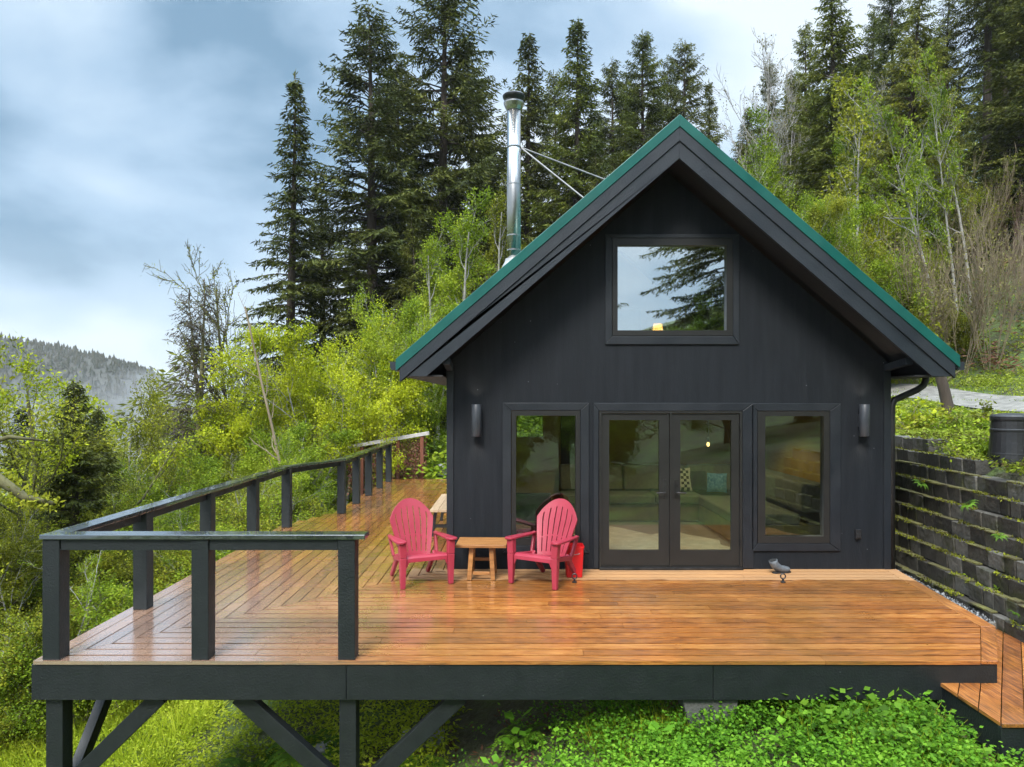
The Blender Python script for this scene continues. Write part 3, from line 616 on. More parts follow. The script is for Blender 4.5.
for xa, xb in ((EX0 + .07, HX0 - .003), (HX1 + .003, EX1 - .08)): MB().box(xa, xb, YR0 + .08, YR1 - .03, 2.487, 2.505).build('eave_soffit', M['soffit'], cabin)
for xa, s in ((EX0 - .075, 1), (EX1 - .03, 1)):
    gm = MB(); P = [(xa, 2.665), (xa, 2.60), (xa + .02, 2.565), (xa + .105, 2.565), (xa + .105, 2.665), (xa + .098, 2.665), (xa + .098, 2.574), (xa + .024, 2.574), (xa + .008, 2.603), (xa + .008, 2.665)]
    gm.quadprism([(x, YR0 + .04, z) for x, z in P], [(x, YR1, z) for x, z in P]); gm.quadprism([(x, YR0 + .036, z) for x, z in P[:5]], [(x, YR0 + .0405, z) for x, z in P[:5]])
    gm.build('gutter', M['barge'], cabin)
for xk in (HX0 + .04, HX1 - .04):
    zt_ = roof_z(xk, .55) - .0
    b = MB(); b.bar((xk, YH - .01, 2.62), (xk, YR0 + .12, zt_ + .02), .085, .085, (0, -1, 1)); b.build('knee_brace', M['barge'], cabin, .004)
# downpipe
MB().tube([(5.42, 9.3, 2.58), (5.42, 9.3, 2.46), (5.39, 9.3, 2.39), (5.30, 9.3, 2.33), (5.12, 9.3, 2.25), (5.01, 9.3, 2.20), (4.975, 9.3, 2.13), (4.972, 9.3, 1.9), (4.972, 9.3, -.1)], .042, 10).build('downpipe', M['black_plastic'], cabin, smooth=True)

def window(name, w, pane, glass, trim_w=.10, sash=.0, label=None, inset=.045):
    x0, x1, z0, z1 = w; px0_, px1_, pz0, pz1 = pane
    f = poly_holes(name, rect(x0 + .003, x1 - .003, z0 + .003, z1 - .003), [rect(*pane)], YH - .02, YH + .09, M['frame'], cabin)
    if label: f['label'] = label
    MB().box(px0_ - .012, px1_ + .012, YH + inset, YH + inset + .012, pz0 - .012, pz1 + .012).build('pane', glass, f)
    return f
wu = window('window', wins['up'], (fx_(617.4), fx_(726), fz_(330.5), fz_(245.6)), M['glass_up'], label='upper square gable window reflecting sky and trees', inset=.03)
wl = window('window', wins['left'], (fx_(516), fx_(575.6), fz_(538), fz_(415.6)), M['glass'], label='tall narrow window behind the right chair', inset=.03)
wr = window('window', wins['right'], (fx_(764.7), fx_(823), fz_(536), fz_(416)), M['glass'], label='tall narrow window right of the doors', inset=.03)
# casings (mitred boards round each opening)
def casing(w, t, b_, l, r, parent, bot=True):
    x0, x1, z0, z1 = w; X0, X1, Z0, Z1 = x0 - l, x1 + r, z0 - b_, z1 + t; bb = MB(); ya, yb_ = YH - .024, YH - .003
    def q(P): bb.quadprism([(x, ya, z) for x, z in P], [(x, yb_, z) for x, z in P])
    q([(X0, Z1), (X1, Z1), (x1 + .002, z1 + .002), (x0 - .002, z1 + .002)])
    q([(X0, Z0 if bot else z0), (X0, Z1 - .004), (x0 - .004, z1), (x0 - .004, z0)])
    q([(X1, Z1 - .004), (X1, Z0 if bot else z0), (x1 + .004, z0), (x1 + .004, z1)])
    if bot: q([(X0 + .004, Z0), (x0, z0 - .004), (x1, z0 - .004), (X1 - .004, Z0)])
    return bb.build('casing', M['trim'], parent, .004)
casing(wins['up'], .05, .11, .09, .08, wu)
casing(wins['left'], .10, .10, .115, .115, wl)
casing(wins['right'], .10, .10, .075, .14, wr)
# double door
x0, x1, z0, z1 = wins['door']; xm = (x0 + x1) / 2
df = poly_holes('door_frame', rect(x0 + .003, x1 - .003, z0, z1 - .003), [rect(x0 + .035, xm - .012, z0 + .03, z1 - .03), rect(xm + .012, x1 - .035, z0 + .03, z1 - .03)], YH - .03, YH + .1, M['frame'], cabin)
casing(wins['door'], .105, 0, .07, .145, df, False)
for xa, xb, ga, gb, hx, lb in ((x0 + .039, xm - .016, fx_(609), fx_(659), xm - .075, 'left glazed door leaf'), (xm + .016, x1 - .039, fx_(680), fx_(731), xm + .075, 'right glazed door leaf')):
    d = poly_holes('door', rect(xa, xb, z0 + .034, z1 - .034), [rect(ga, gb, fz_(550), fz_(420))], YH - .012, YH + .04, M['frame'], cabin); d['label'] = lb
    MB().box(ga - .01, gb + .01, YH + .006, YH + .018, fz_(550) - .01, fz_(420) + .01).build('pane', M['glass'], d)
    h = MB(); h.box(hx - .022, hx + .022, YH - .022, YH - .0125, .93, 1.17); sgn = -1 if hx < xm else 1
    h.tube([(hx, YH - .02, 1.0), (hx, YH - .065, 1.0), (hx + sgn * .03, YH - .07, 1.0), (hx + sgn * .115, YH - .068, .998)], .0095, 8); h.build('handle', M['dark_steel'], d, smooth=False)
MB().box(x0, x1, YH - .07, YH - .031, .001, .03).build('threshold', M['dark_steel'], cabin, .004)
for x in (x1 - .03,):
    for z in (.35, 1.1, 1.85): MB().tube([(x, YH - .036, z - .05), (x, YH - .036, z + .05)], .009, 8).build('hinge', M['dark_steel'], df)
for w, zs in rw and [(rw[0], 0), (rw[1], 0), (rw[2], 0)]:
    a, c = w[0], w[2]; MB().box(a[0] - .004, c[0] + .004, YB + .06, YB + .07, a[1] - .004, c[1] + .004).build('back_pane', M['glass'], cabin)
# sconces
for sx, lb in ((476.5, 'cylinder wall light left of the windows'), (864.5, 'cylinder wall light at the right corner')):
    X = (sx - 512) / 77.6; b = MB(); b.lathe([(.060, 1.73), (.064, 1.735), (.064, 2.14), (.060, 2.145)], 20, (X, YH - .092, 0)); o = b.build('wall_light', M['lamp_body'], cabin); o['label'] = lb
    me = o.data; me.polygons.foreach_set('use_smooth', [len(p.vertices) == 4 for p in me.polygons])
    MB().box(X - .045, X + .045, YH - .03, YH - .003, 1.85, 2.02).build('backplate', M['lamp_body'], o)
    for zz, d in ((1.72, (R_(0), 0, 0)), (2.155, (R_(180), 0, 0))):
        l = bpy.data.lights.new('wall_lamp', 'SPOT'); l.energy = 2.2; l.color = (1, .85, .68); l.spot_size = R_(100); l.spot_blend = 1; l.shadow_soft_size = .03
        lo = bpy.data.objects.new('wall_lamp', l); COL.objects.link(lo); lo.location = (X, YH - .09, zz); lo.rotation_euler = d; lo.parent = o
b = MB(); X = fx_(857); b.box(X - .035, X + .035, YH - .045, YH - .002, .40, .52); b.box(X - .028, X + .028, YH - .055, YH - .0455, .415, .47); b.build('outdoor_socket', M['black_plastic'], cabin, .006)
# flue
fl = MB(); FX, FY = .025, 9.72; zb = roof_z(FX) - .1
fl.lathe([(.094, zb), (.094, 6.16)], 28, (FX, FY, 0)); fo = fl.build('chimney', M['steel'], cabin, smooth=True); fo['label'] = 'shiny stainless chimney flue on the left roof slope'
for z in (roof_z(FX) + .32, roof_z(FX) + .52, roof_z(FX) + 1.22, 5.66): MB().lathe([(.0945, z - .01), (.0975, z - .008), (.0975, z + .008), (.0945, z + .01)], 28, (FX, FY, 0)).build('band', M['steel'], fo, smooth=False)
MB().lathe([(.17, roof_z(FX) + .02), (.16, roof_z(FX) + .10), (.125, roof_z(FX) + .16), (.118, roof_z(FX) + .2)], 28, (FX, FY, 0)).build('flashing', M['galv'], fo)
MB().lathe([(.096, 6.16), (.12, 6.20), (.14, 6.25), (.14, 6.27)], 28, (FX, FY, 0)).build('collar', M['steel'], fo)
MB().lathe([(.12, 6.271), (.128, 6.30), (.15, 6.335), (.154, 6.36), (.135, 6.38), (.02, 6.395)], 28, (FX, FY, 0)).build('cap', M['dark_steel'], fo)
for ex, ey in ((1.42, 9.62), (1.02, 9.3)):
    MB().tube([(FX + .09, FY, 5.66), (ex, ey, roof_z(ex) - .005)], .011, 8).build('stay', M['stay'], fo)

# ------------------------------------------------------------------ interior things
sofa = thing('sofa', 'olive grey corner sofa seen through the glazed doors', 'sofa', (0, 0, 0))
SX0 = .9; b = MB(); b.box(SX0, 4.7, 12.75, 13.62, .03, .33); b.box(3.35, 4.7, 10.6, 12.745, .03, .33); b.build('base', M['sofa_base'], sofa, .01)
for i in range(3): a = SX0 + i * .84; MB().box(a + .005, a + .83, 12.7, 13.42, .335, .50).build('seat_cushion', M['sofa'], sofa, .04, seg=3)
MB().box(3.32, 4.3, 10.58, 12.69, .335, .50).build('seat_cushion', M['sofa'], sofa, .04, seg=3)
for i in range(3): a = SX0 + i * 1.2; MB().quadprism([(a + .005, 13.28, .51), (a + 1.19, 13.28, .51), (a + 1.19, 13.6, .51), (a + .005, 13.6, .51)], [(a + .005, 13.44, .98), (a + 1.19, 13.44, .98), (a + 1.19, 13.62, .98), (a + .005, 13.62, .98)]).build('back_cushion', M['sofa'], sofa, .05, seg=3)
MB().box(4.32, 4.7, 10.58, 13.2, .51, .95).build('back_cushion', M['sofa'], sofa, .05, seg=3)
def pillow(name, label, loc, rz, tilt, w, m, pat=None):
    V = []; n = 9; t = np.linspace(-1, 1, n)
    for s in (1, -1):
        for i in t:
            for j in t:
                k = (1 - i ** 4) * (1 - j ** 4); V.append((i * w / 2 * (1 - .06 * (1 - j * j)), s * .07 * max(k, 0) ** .5, w / 2 + j * w / 2 * (1 - .06 * (1 - i * i))))
    f = []
    for s in range(2):
        for i in range(n - 1):
            for j in range(n - 1):
                a = s * n * n + i * n + j; q = (a, a + n, a + n + 1, a + 1); f.append(q if s else q[::-1])
    bb = MB(); bb.v = V; bb.f = f; o = bb.build(name, m, None, smooth=True); tag(o, label, 'pillow', 'pillows on the corner sofa'); o.location = loc; o.rotation_euler = (tilt, 0, rz)
    if pat:
        o.data.materials.append(pat)
        for p in o.data.polygons:
            c = p.center; i, j = int((c.x / w + .5) * 8), int(c.z / w * 8)
            if (i + j) % 2 == 0 and i % 4 != 3 : p.material_index = 1
    return o
pillow('pillow', 'cream throw pillow with black diamond pattern on the sofa', (3.13, 13.15, .51), .1, -.3, .44, M['cream'], M['black_cloth'])
pillow('pillow', 'blue patterned throw pillow in the sofa corner', (3.75, 13.0, .51), -.3, -.3, .36, M['blue_cloth'])
pillow('pillow', 'charcoal throw pillow between the cream and blue pillows', (3.45, 13.22, .51), 0, -.3, .38, M['pillow_dark'])
rgp = [(1.2, 10.0), (1.9, 9.75), (2.7, 9.85), (3.2, 9.9), (3.15, 10.9), (2.75, 11.6), (2.2, 11.45), (1.7, 12.2), (1.25, 12.15), (1.0, 11.2)]
rg = MB(); a = np.array(rgp); sub = []
for i in range(len(a)):
    p, q = a[i], a[(i + 1) % len(a)]
    for t in (0, .25, .5, .75): sub.append(tuple(p + (q - p) * t + rng.normal(0, .03, 2)))
rg.prism(sub, .013, .035); o = rg.build('rug', M['rug']); tag(o, 'white hide rug on the grey floor inside the doors', 'rug')
lamp = thing('bedside_lamp', 'orange glowing lamp in the loft behind the upper window', 'lamp', (2.3, 11.2, 2.72))
MB().box(-.3, .3, -.22, .22, .0, .42).build('stand', M['sofa_base'], lamp, .01)
MB().lathe([(.07, .421), (.07, .435), (.018, .45), (.018, .56)], 16).build('base', M['dark_steel'], lamp)
MB().lathe([(.085, .53), (.065, .68)], 20).build('lamp_shade', M['shade'], lamp)
pend = thing('pendant_lamp', 'small bare glowing bulb hanging in the dark room', 'lamp', (3.26, 11.8, 1.45))
MB().tube([(0, 0, .08), (0, 0, 1.07)], .006, 6).build('cord', M['black_plastic'], pend); MB().lathe([(.02, .05), (.022, .06), (.022, .12), (.01, .13)], 12).build('socket', M['dark_steel'], pend)
MB().lathe([(.006, -.022), (.02, -.012), (.026, .008), (.022, .03), (.014, .052)], 16).build('bulb', M['bulb'], pend, smooth=True)
for loc, e, c in (((3.4, 11.6, 2.46), 45, (1, .82, .52)), ((1.5, 11.6, 2.46), 38, (1, .8, .5))):  # added fill spots under the loft, out of view, to brighten the room
    l = bpy.data.lights.new('room_fill', 'SPOT'); l.spot_size = R_(118); l.spot_blend = .4; l.energy = e; l.color = c; l.shadow_soft_size = .05; lo = bpy.data.objects.new('room_fill', l); COL.objects.link(lo); lo.location = loc
st = thing('side_chair', 'dark low chair inside the left window', 'chair', (.28, 9.95, .012))
MB().box(-.28, .28, -.22, .22, .36, .44).build('seat', M['black_cloth'], st, .03); MB().box(-.28, .28, .16, .24, .45, .86).build('backrest', M['pillow_dark'], st, .03)
for sx in (-1, 1):
    for sy in (-1, 1): MB().bar((sx * .24, sy * .18, 0), (sx * .24, sy * .18, .36), .04, .04).build('leg', M['dark_steel'], st)
MB().box(.94, 1.6, YB - .06, YB - .032, .02, 2.1).build('inner_door', M['pillow_dark'], cabin)['label'] = 'dark inner door at the back of the room'

# ------------------------------------------------------------------ adirondack chairs
def adirondack(label):
    t = thing('garden_chair', label, 'chair', group='raspberry pink garden chairs on the deck'); m = M['pink']
    # seat: slotted shell curving down to the back
    xs = []; ns_ = 7; wv = .50; slot = .012; sw = (wv - slot * (ns_ - 1)) / ns_; x = -wv / 2
    cols = []
    for k in range(ns_): cols.append((x, x + sw, True)); x += sw; cols.append((x, x + slot, False)); x += slot
    cols = cols[:-1]
    prof = [(-.315, .30), (-.31, .345), (-.285, .365), (-.24, .368), (-.12, .345), (.0, .312), (.1, .285), (.17, .27)]
    V, Fc, ix = [], [], {}
    def vid(a, b_):
        k = (round(a, 4), round(b_[0], 4), round(b_[1], 4))
        if k not in ix: ix[k] = len(V); V.append((a, b_[0], b_[1]))
        return ix[k]
    for a, c, solid in cols:
        for i in range(len(prof) - 1):
            if solid or i < 3 or i >= len(prof) - 2: Fc.append((vid(a, prof[i]), vid(c, prof[i]), vid(c, prof[i + 1]), vid(a, prof[i + 1])))
    b = MB(); b.v, b.f = V, Fc; o = b.build('seat', m, t); s = o.modifiers.new('thick', 'SOLIDIFY'); s.thickness = .016; s.offset = -1
    bv = o.modifiers.new('bevel', 'BEVEL'); bv.width = .003; bv.limit_method = 'ANGLE'; bv.segments = 2
    # back: fan of seven slats under an arched top
    V, Fc, ix = [], [], {}; nb = 7; sl_ = .10
    us = []; du = 2 / nb
    for k in range(nb): us += [(-1 + k * du + (sl_ / 2 * du * 1.6 if k else 0), -1 + (k + 1) * du - (sl_ / 2 * du * 1.6 if k < nb - 1 else 0), True)]
    allc = []
    for k in range(nb):
        allc.append(us[k])
        if k < nb - 1: allc.append((us[k][1], us[k + 1][0], False))
    fr = [0, .07, .2, .34, .37, .5, .64, .76, .86, .93, 1]
    def pt(u, f):
        top = .475 + .24 * max(0, 1 - abs(u) ** 2.1) ** .78; s_ = f * top
        hw = .19 + (.283 - .19) * min(1, s_ / .46) - .02 * max(0, (s_ - .46) / .25)
        x_ = u * hw; dep = .035 * (1 - u * u)   # concave
        lean = .33
        return (x_, .15 + dep + s_ * math.sin(lean) + .03 * (s_ / .7) ** 2, .27 + s_ * math.cos(lean))
    def vid2(u, f):
        k = (round(u, 4), f)
        if k not in ix: ix[k] = len(V); V.append(pt(u, f))
        return ix[k]
    for a, c, solid in allc:
        parts = 2 if solid else 1
        for q in range(parts):
            ua, uc = a + (c - a) * q / parts, a + (c - a) * (q + 1) / parts
            for i in range(len(fr) - 1):
                if solid or i == 0 or i >= len(fr) - 3 or fr[i] == .34: Fc.append((vid2(ua, fr[i]), vid2(uc, fr[i]), vid2(uc, fr[i + 1]), vid2(ua, fr[i + 1])))
    b = MB(); b.v, b.f = V, [q for q in Fc]; o = b.build('backrest', m, t); s = o.modifiers.new('thick', 'SOLIDIFY'); s.thickness = .02; s.offset = 0
    bv = o.modifiers.new('bevel', 'BEVEL'); bv.width = .003; bv.limit_method = 'ANGLE'; bv.segments = 2
    for sx in (-1, 1):
        # arm paddle
        P = [(.27, .30), (.262, .0), (.25, -.24), (.245, -.30), (.262, -.345), (.30, -.365), (.345, -.36), (.372, -.33), (.375, -.27), (.36, -.05), (.335, .2), (.315, .30)]
        P = [(sx * x_, y_) for x_, y_ in P]; P = P if sx < 0 else P[::-1]
        b = MB(); b.quadprism([(x_, y_, .515 + .012 * (-y_ / .3)) for x_, y_ in P], [(x_, y_, .542 + .012 * (-y_ / .3)) for x_, y_ in P]); b.build('armrest', m, t, .009, seg=3)
        # front leg: broad, tapering, with arched root under the seat
        b = MB(); b.quadprism([(sx * .268, -.325, 0), (sx * .325, -.325, 0), (sx * .325, -.275, 0), (sx * .268, -.275, 0)][::sx], [(sx * .255, -.335, .36), (sx * .335, -.335, .36), (sx * .335, -.25, .36), (sx * .255, -.25, .36)][::sx])
        b.quadprism([(sx * .256, -.334, .361), (sx * .334, -.334, .361), (sx * .334, -.252, .361), (sx * .256, -.252, .361)][::sx], [(sx * .262, -.33, .522), (sx * .345, -.33, .522), (sx * .345, -.24, .522), (sx * .262, -.24, .522)][::sx])
        b.quadprism([(sx * .20, -.312, .335), (sx * .256, -.312, .22), (sx * .256, -.29, .22), (sx * .20, -.29, .335)][::sx], [(sx * .20, -.312, .345), (sx * .256, -.312, .345), (sx * .256, -.29, .345), (sx * .20, -.29, .345)][::sx])
        b.build('leg', m, t, .008, seg=2)
        # rear leg runs from the arm root back to the floor; side rail of the seat
        b = MB(); b.bar((sx * .235, .12, .30), (sx * .235, .40, 0.0), .045, .07, (0, 1, 0), .04, .055); b.build('leg', m, t, .008)
        b = MB(); b.bar((sx * .268, -.26, .335), (sx * .262, .2, .27), .03, .06); b.build('side_rail', m, t, .006)
        b = MB(); b.bar((sx * .30, .28, .53), (sx * .275, .17, .29), .03, .06, (0, 1, 0)); b.build('arm_support', m, t, .006)
    return t
c1 = adirondack('raspberry pink slatted garden chair left of the small table'); c1.location = (-1.13, 8.66, 0); c1.rotation_euler = (0, 0, R_(25))
c2 = copy_tree(c1, 'raspberry pink slatted garden chair in front of the window and red bucket'); c2.location = (.40, 8.64, 0); c2.rotation_euler = (0, 0, R_(-31))

# side table
tb = thing('side_table', 'small light wood table between the two pink chairs', 'table', (-.37, 8.86, 0), R_(-2))
b = MB()
for k in range(4): b.box(-.31, .31, -.25 + k * .126, -.25 + k * .126 + .122, .405, .44)
b.build('tabletop', M['teak'], tb, .005)
for sx in (-1, 1):
    for sy in (-1, 1): MB().bar((sx * .145, sy * .19, 0), (sx * .12, sy * .15, .404), .055, .045, (0, 1, 0)).build('leg', M['teak'], tb, .004)
    MB().box(sx * .13 - .02, sx * .13 + .02, -.14, .14, .10, .15).build('stretcher', M['teak'], tb, .004)
for sy in (-1, 1): MB().box(-.105, .105, sy * .165 - .015, sy * .165 + .015, .11 + .05 * sy, .15 + .05 * sy).build('stretcher', M['teak'], tb, .004)
# bench by the side wall
bn = thing('bench', 'pale wooden bench with black legs beside the cabin side wall', 'bench', (-1.10, 12.2, 0))
b = MB()
for k in range(3): b.box(-.2 + k * .135, -.2 + k * .135 + .13, -.95, .95, .42, .46)
b.build('seat', M['bench_wood'], bn, .004)
for sy in (-.75, .75):
    for sx in (-1, 1): MB().bar((sx * .19, sy, 0), (sx * .13, sy, .419), .05, .05, (0, 1, 0)).build('leg', M['black_plastic'], bn, .004)
    MB().bar((-.16, sy, .17), (.16, sy, .17), .035, .05).build('stretcher', M['black_plastic'], bn)
# red bucket
bk = thing('bucket', 'square red plastic bucket behind the right pink chair', 'bucket', (.775, 8.9, 0))
def sq(r, z, n=5):
    P = []
    for cx, cy, a0 in ((1, 1, 0), (-1, 1, 90), (-1, -1, 180), (1, -1, 270)):
        for k in range(n): a = R_(a0 + 90 * k / (n - 1)); P.append((cx * r * .8 + r * .2 * math.cos(a), cy * r * .8 + r * .2 * math.sin(a), z))
    return P
b = MB(); ring = [sq(.098, .0), sq(.115, .36), sq(.122, .362), sq(.122, .385), sq(.113, .386), sq(.108, .34), sq(.092, .012)]
nb = len(ring[0]); b.v = [p for r in ring for p in r]; b.f = [tuple(reversed(range(nb)))]
for i in range(len(ring) - 1):
    for k in range(nb): j = (k + 1) % nb; b.f.append((i * nb + k, i * nb + j, (i + 1) * nb + j, (i + 1) * nb + k))
b.f.append(tuple((len(ring) - 1) * nb + k for k in range(nb)))
b.build('body', M['red'], bk); MB().tube([(-.125, 0, .35)] + [(-.125 * math.cos(a), -.13 * math.sin(a), .35 - .06 * math.sin(a)) for a in np.linspace(.2, math.pi - .2, 9)] + [(.125, 0, .35)], .004, 6).build('handle', M['galv'], bk)
# boot
bt = thing('boot', 'grey rubber boot lying against the wall under the right window', 'boot', (3.36, 9.02, .0), R_(14))
b = MB(); pts = [(.19, 0, .032), (.17, 0, .038), (.12, 0, .045), (.06, 0, .055), (.01, -.0, .075), (-.025, 0, .11), (-.04, 0, .135), (-.05, 0, .165)]
b.tube(pts, [.018, .034, .043, .044, .052, .055, .052, .056], 14); b.build('upper', M['boot'], bt, smooth=True)
P = [(.20, -.02), (.21, .0), (.20, .02), (.14, .044), (.06, .036), (-.03, .04), (-.055, .02), (-.055, -.02), (-.03, -.04), (.06, -.036), (.14, -.044)]
MB().prism(P[::-1], .0, .016).build('sole', M['black_plastic'], bt, .004); MB().tube([(-.051, 0, .1675), (-.052, 0, .172)], .046, 14).build('lining', M['black_cloth'], bt)
# deck hooks
for i, (x, lb) in enumerate((((574.5), 'small black tie down ring on the deck beside the red bucket'), ((783), 'small black tie down ring on the deck in front of the grey boot'))):
    Y = 1562 / 182.5; X = (x - 512) / 710 * Y; h = thing('deck_ring', lb, 'ring', (X, Y, 0), group='black tie down rings on the deck')
    MB().lathe([(.03, .001), (.03, .012), (.012, .018), (.012, .05)], 12).build('base', M['black_plastic'], h)
    MB().tube([(.03 * math.cos(a), 0, .075 + .03 * math.sin(a)) for a in np.linspace(0, 2 * math.pi, 14)], .008, 6).build('ring', M['black_plastic'], h)

# ------------------------------------------------------------------ back fence, ornament, stones
fe = thing('garden_fence', 'low rust red fence with silvered top rail behind the deck', 'fence', (0, 0, 0))
YFn = 20.4; pa, pb = px(348, 447, YFn), px(429, 433, YFn)
MB().bar((pa[0], YFn, pa[2]), (pb[0], YFn, pb[2]), .16, .10).build('top_rail', M['grey_wood'], fe, .006)
for xq in (362, 398, 422):
    X = (xq - 512) / 710 * YFn; zt = np.interp(xq, [348, 429], [pa[2], pb[2]]) - .05; zg = float(terrain(X, YFn)) - .2; MB().box(X - .05, X + .05, YFn - .05, YFn + .05, zg, zt).build('post', M['rust'], fe, .005)
nl = 4200; t = rng.uniform(0, 1, nl); X = pa[0] + (pb[0] - .1 - pa[0]) * t; zt = pa[2] + (pb[2] - pa[2]) * t; Z = zt - .08 - rng.uniform(0, 1, nl) ** .9 * 1.25
P = np.stack([X, YFn + .08 + rng.normal(0, .04, nl), Z], -1); D = nrm(rng.normal(0, 1, (nl, 3)) + [0, 0, -.4]); o = link('creeper', blades_mesh('creeper', P, D, rng.normal(0, 1, (nl, 3)), rng.uniform(.05, .11, nl), rng.uniform(.03, .06, nl)), M['mesh_red'], fe)
fp = px(387, 440, YFn)
fi = thing('wooden_bird', 'small weathered wooden bird ornament standing on the fence rail', 'ornament', (fp[0], YFn, fp[2] - .02))
MB().tube([(-.19, 0, .26), (-.1, 0, .27), (0, 0, .24), (.06, 0, .30), (.10, 0, .40), (.17, 0, .43), (.24, 0, .40)], [.01, .03, .055, .045, .03, .035, .008], 10).build('body', M['rust'], fi, smooth=True)
MB().tube([(0, 0, .0), (0, 0, .2)], .035, 8).build('perch', M['rust'], fi)
def rock(name, label, loc, r, m, seed, group=None):
    rg_ = np.random.default_rng(seed); n1, n2 = 9, 12; b = MB(); ax = rg_.uniform(.7, 1.2, 3)
    ph = rg_.uniform(0, 6, 6)
    for i in range(n1):
        th = math.pi * (i + .5) / n1
        for j in range(n2):
            a = 2 * math.pi * j / n2; d = np.array([math.sin(th) * math.cos(a), math.sin(th) * math.sin(a), math.cos(th)])
            k = 1 + .16 * math.sin(3 * d[0] + ph[0]) + .14 * math.sin(4 * d[1] + ph[1]) + .12 * math.sin(5 * d[2] + ph[2]) + rg_.normal(0, .02)
            b.v.append(tuple(d * r * k * ax * (1, 1, .6)))
    b.f = [(i * n2 + j, i * n2 + (j + 1) % n2, (i + 1) * n2 + (j + 1) % n2, (i + 1) * n2 + j)[::-1] for i in range(n1 - 1) for j in range(n2)] + [tuple(range(n2)), tuple((n1 - 1) * n2 + j for j in reversed(range(n2)))]
    o = b.build(name, m, None, smooth=False); o.location = loc; return tag(o, label, 'rock', group)
for i, (x, y, Y, r, lb) in enumerate([(441, 478, 20.5, .34, 'flat grey stone behind the deck nearest the cabin corner'), (445, 470, 22, .36, 'grey stone further up the slope behind the bench')]):
    p = px(x, y, Y); rock('stone', lb, (p[0], Y, float(terrain(p[0], Y)) + .1), r, M['stone'], 20 + i)
for i, (x, y, r, lb) in enumerate([(-2.05, 7.6, .16, 'pale grey rock on the slope between the deck braces'), (-.9, 7.2, .17, 'pale grey rock in the dark soil beside the middle post')]):
    rock('rock', lb, (x, y, float(terrain(x, y)) + .06), r, M['stone'], 40 + i)

# ------------------------------------------------------------------ block retaining wall
wall = thing('retaining_wall', 'tall stepped block retaining wall with mossy courses right of the cabin', 'wall', (0, 0, 0))
lowb, topb, soil, ms = MB(), MB(), MB(), []
CH = .187
for c in range(10):
    z0 = -.24 + c * CH; off = .082 * c
    yA, yB_ = (4.6, 15.2)
    if c == 8: yA = 8.95
    if c == 9: yA = 10.1
    y = yA + (c % 2) * .2
    while y < yB_:
        ln = random.choice((.2, .3, .3, .4)); X = float(wallX(y)) + off + random.uniform(-.012, .012); X2 = float(wallX(y + ln)) + off + random.uniform(-.012, .012)
        t = topb if (c >= 7 and random.random() < .75) or c >= 8 else lowb
        dz = random.uniform(-.006, .006); k = .01
        t.quadprism([(X + k, y + .006, z0 + dz), (X + .3, y + .006, z0 + dz), (X2 + .3, y + ln - .006, z0 + dz), (X2 + k, y + ln - .006, z0 + dz)], [(X, y + .006, z0 + CH - .006 + dz), (X + .3, y + .006, z0 + CH - .006 + dz), (X2 + .3, y + ln - .006, z0 + CH - .006 + dz), (X2, y + ln - .006, z0 + CH - .006 + dz)])
        if c < 8 and random.random() < (.85 if y > 8.6 else .5): soil.box(X + random.uniform(.0, .02), X + random.uniform(.085, .1), y + random.uniform(0, .03), y + ln - random.uniform(0, .03), z0 + CH - .008, z0 + CH + random.uniform(.004, .02))
        # moss tufts on the ledge
        dens = 24 if y > 8.2 and c < 7 else 10
        for _ in range(dens):
            ym = y + random.uniform(0, ln)
            if math.sin(ym * 3.1 + c * 2.2) + math.sin(ym * 1.3 + c) > -.7: ms.append((X + random.uniform(.0, .08), ym, z0 + CH - .004))
        y += ln
soil.build('ledge_soil', M['ledge'], wall, .004, seg=1); lowb.build('blocks', M['block'], wall, .006, seg=1); topb.build('upper_blocks', M['block_top'], wall, .006, seg=1)
P = np.array(ms); P = np.repeat(P, 4, 0) + rng.normal(0, .014, (len(P) * 4, 3)) * [.6, 1, .2]; n = len(P)
link('moss', blades_mesh('moss', P, rng.normal(0, .6, (n, 3)) + [-.35, 0, .7], rng.normal(0, 1, (n, 3)), rng.uniform(.018, .045, n), rng.uniform(.01, .022, n)), M['moss'], wall)
# loose grey blocks capping the end of the top course
# gravel strip
n = 5200; y = rng.uniform(7.45, 11.5, n); t = rng.uniform(0, 1, n); xa = np.interp(y, [a for a, b_ in RE], [b_ for a, b_ in RE]) - .1; xb = wallX(y) + .06; x = xa + (xb - xa) * t; keep = xb > xa
x, y = x[keep], y[keep]; n = len(x); r = rng.uniform(.008, .024, n)
ico = np.array([(0, 0, 1), (.9, 0, .2), (.1, .9, .3), (-.9, .1, .2), (0, -.9, .25), (.3, .2, -.9)]); fi_ = np.array([(0, 1, 2), (0, 2, 3), (0, 3, 4), (0, 4, 1), (5, 2, 1), (5, 3, 2), (5, 4, 3), (5, 1, 4)])
ang = rng.uniform(0, 6.28, n); V = ico[None] * r[:, None, None] * rng.uniform(.6, 1.2, (n, 1, 3)); ca, sa = np.cos(ang)[:, None], np.sin(ang)[:, None]
V = np.stack([V[..., 0] * ca - V[..., 1] * sa, V[..., 0] * sa + V[..., 1] * ca, V[..., 2]], -1) + np.stack([x, y, np.full(n, -.125) + rng.uniform(-.02, .015, n)], -1)[:, None]
Fg = (fi_[None] + (np.arange(n) * 6)[:, None, None]).reshape(-1, 3)
o = link('gravel', np_mesh('gravel', V.reshape(-1, 3), Fg), M['gravel']); tag(o, 'grey gravel strip between the deck edge and the block wall', kind='stuff')
b = MB(); ysx = np.linspace(7.43, 12, 14)
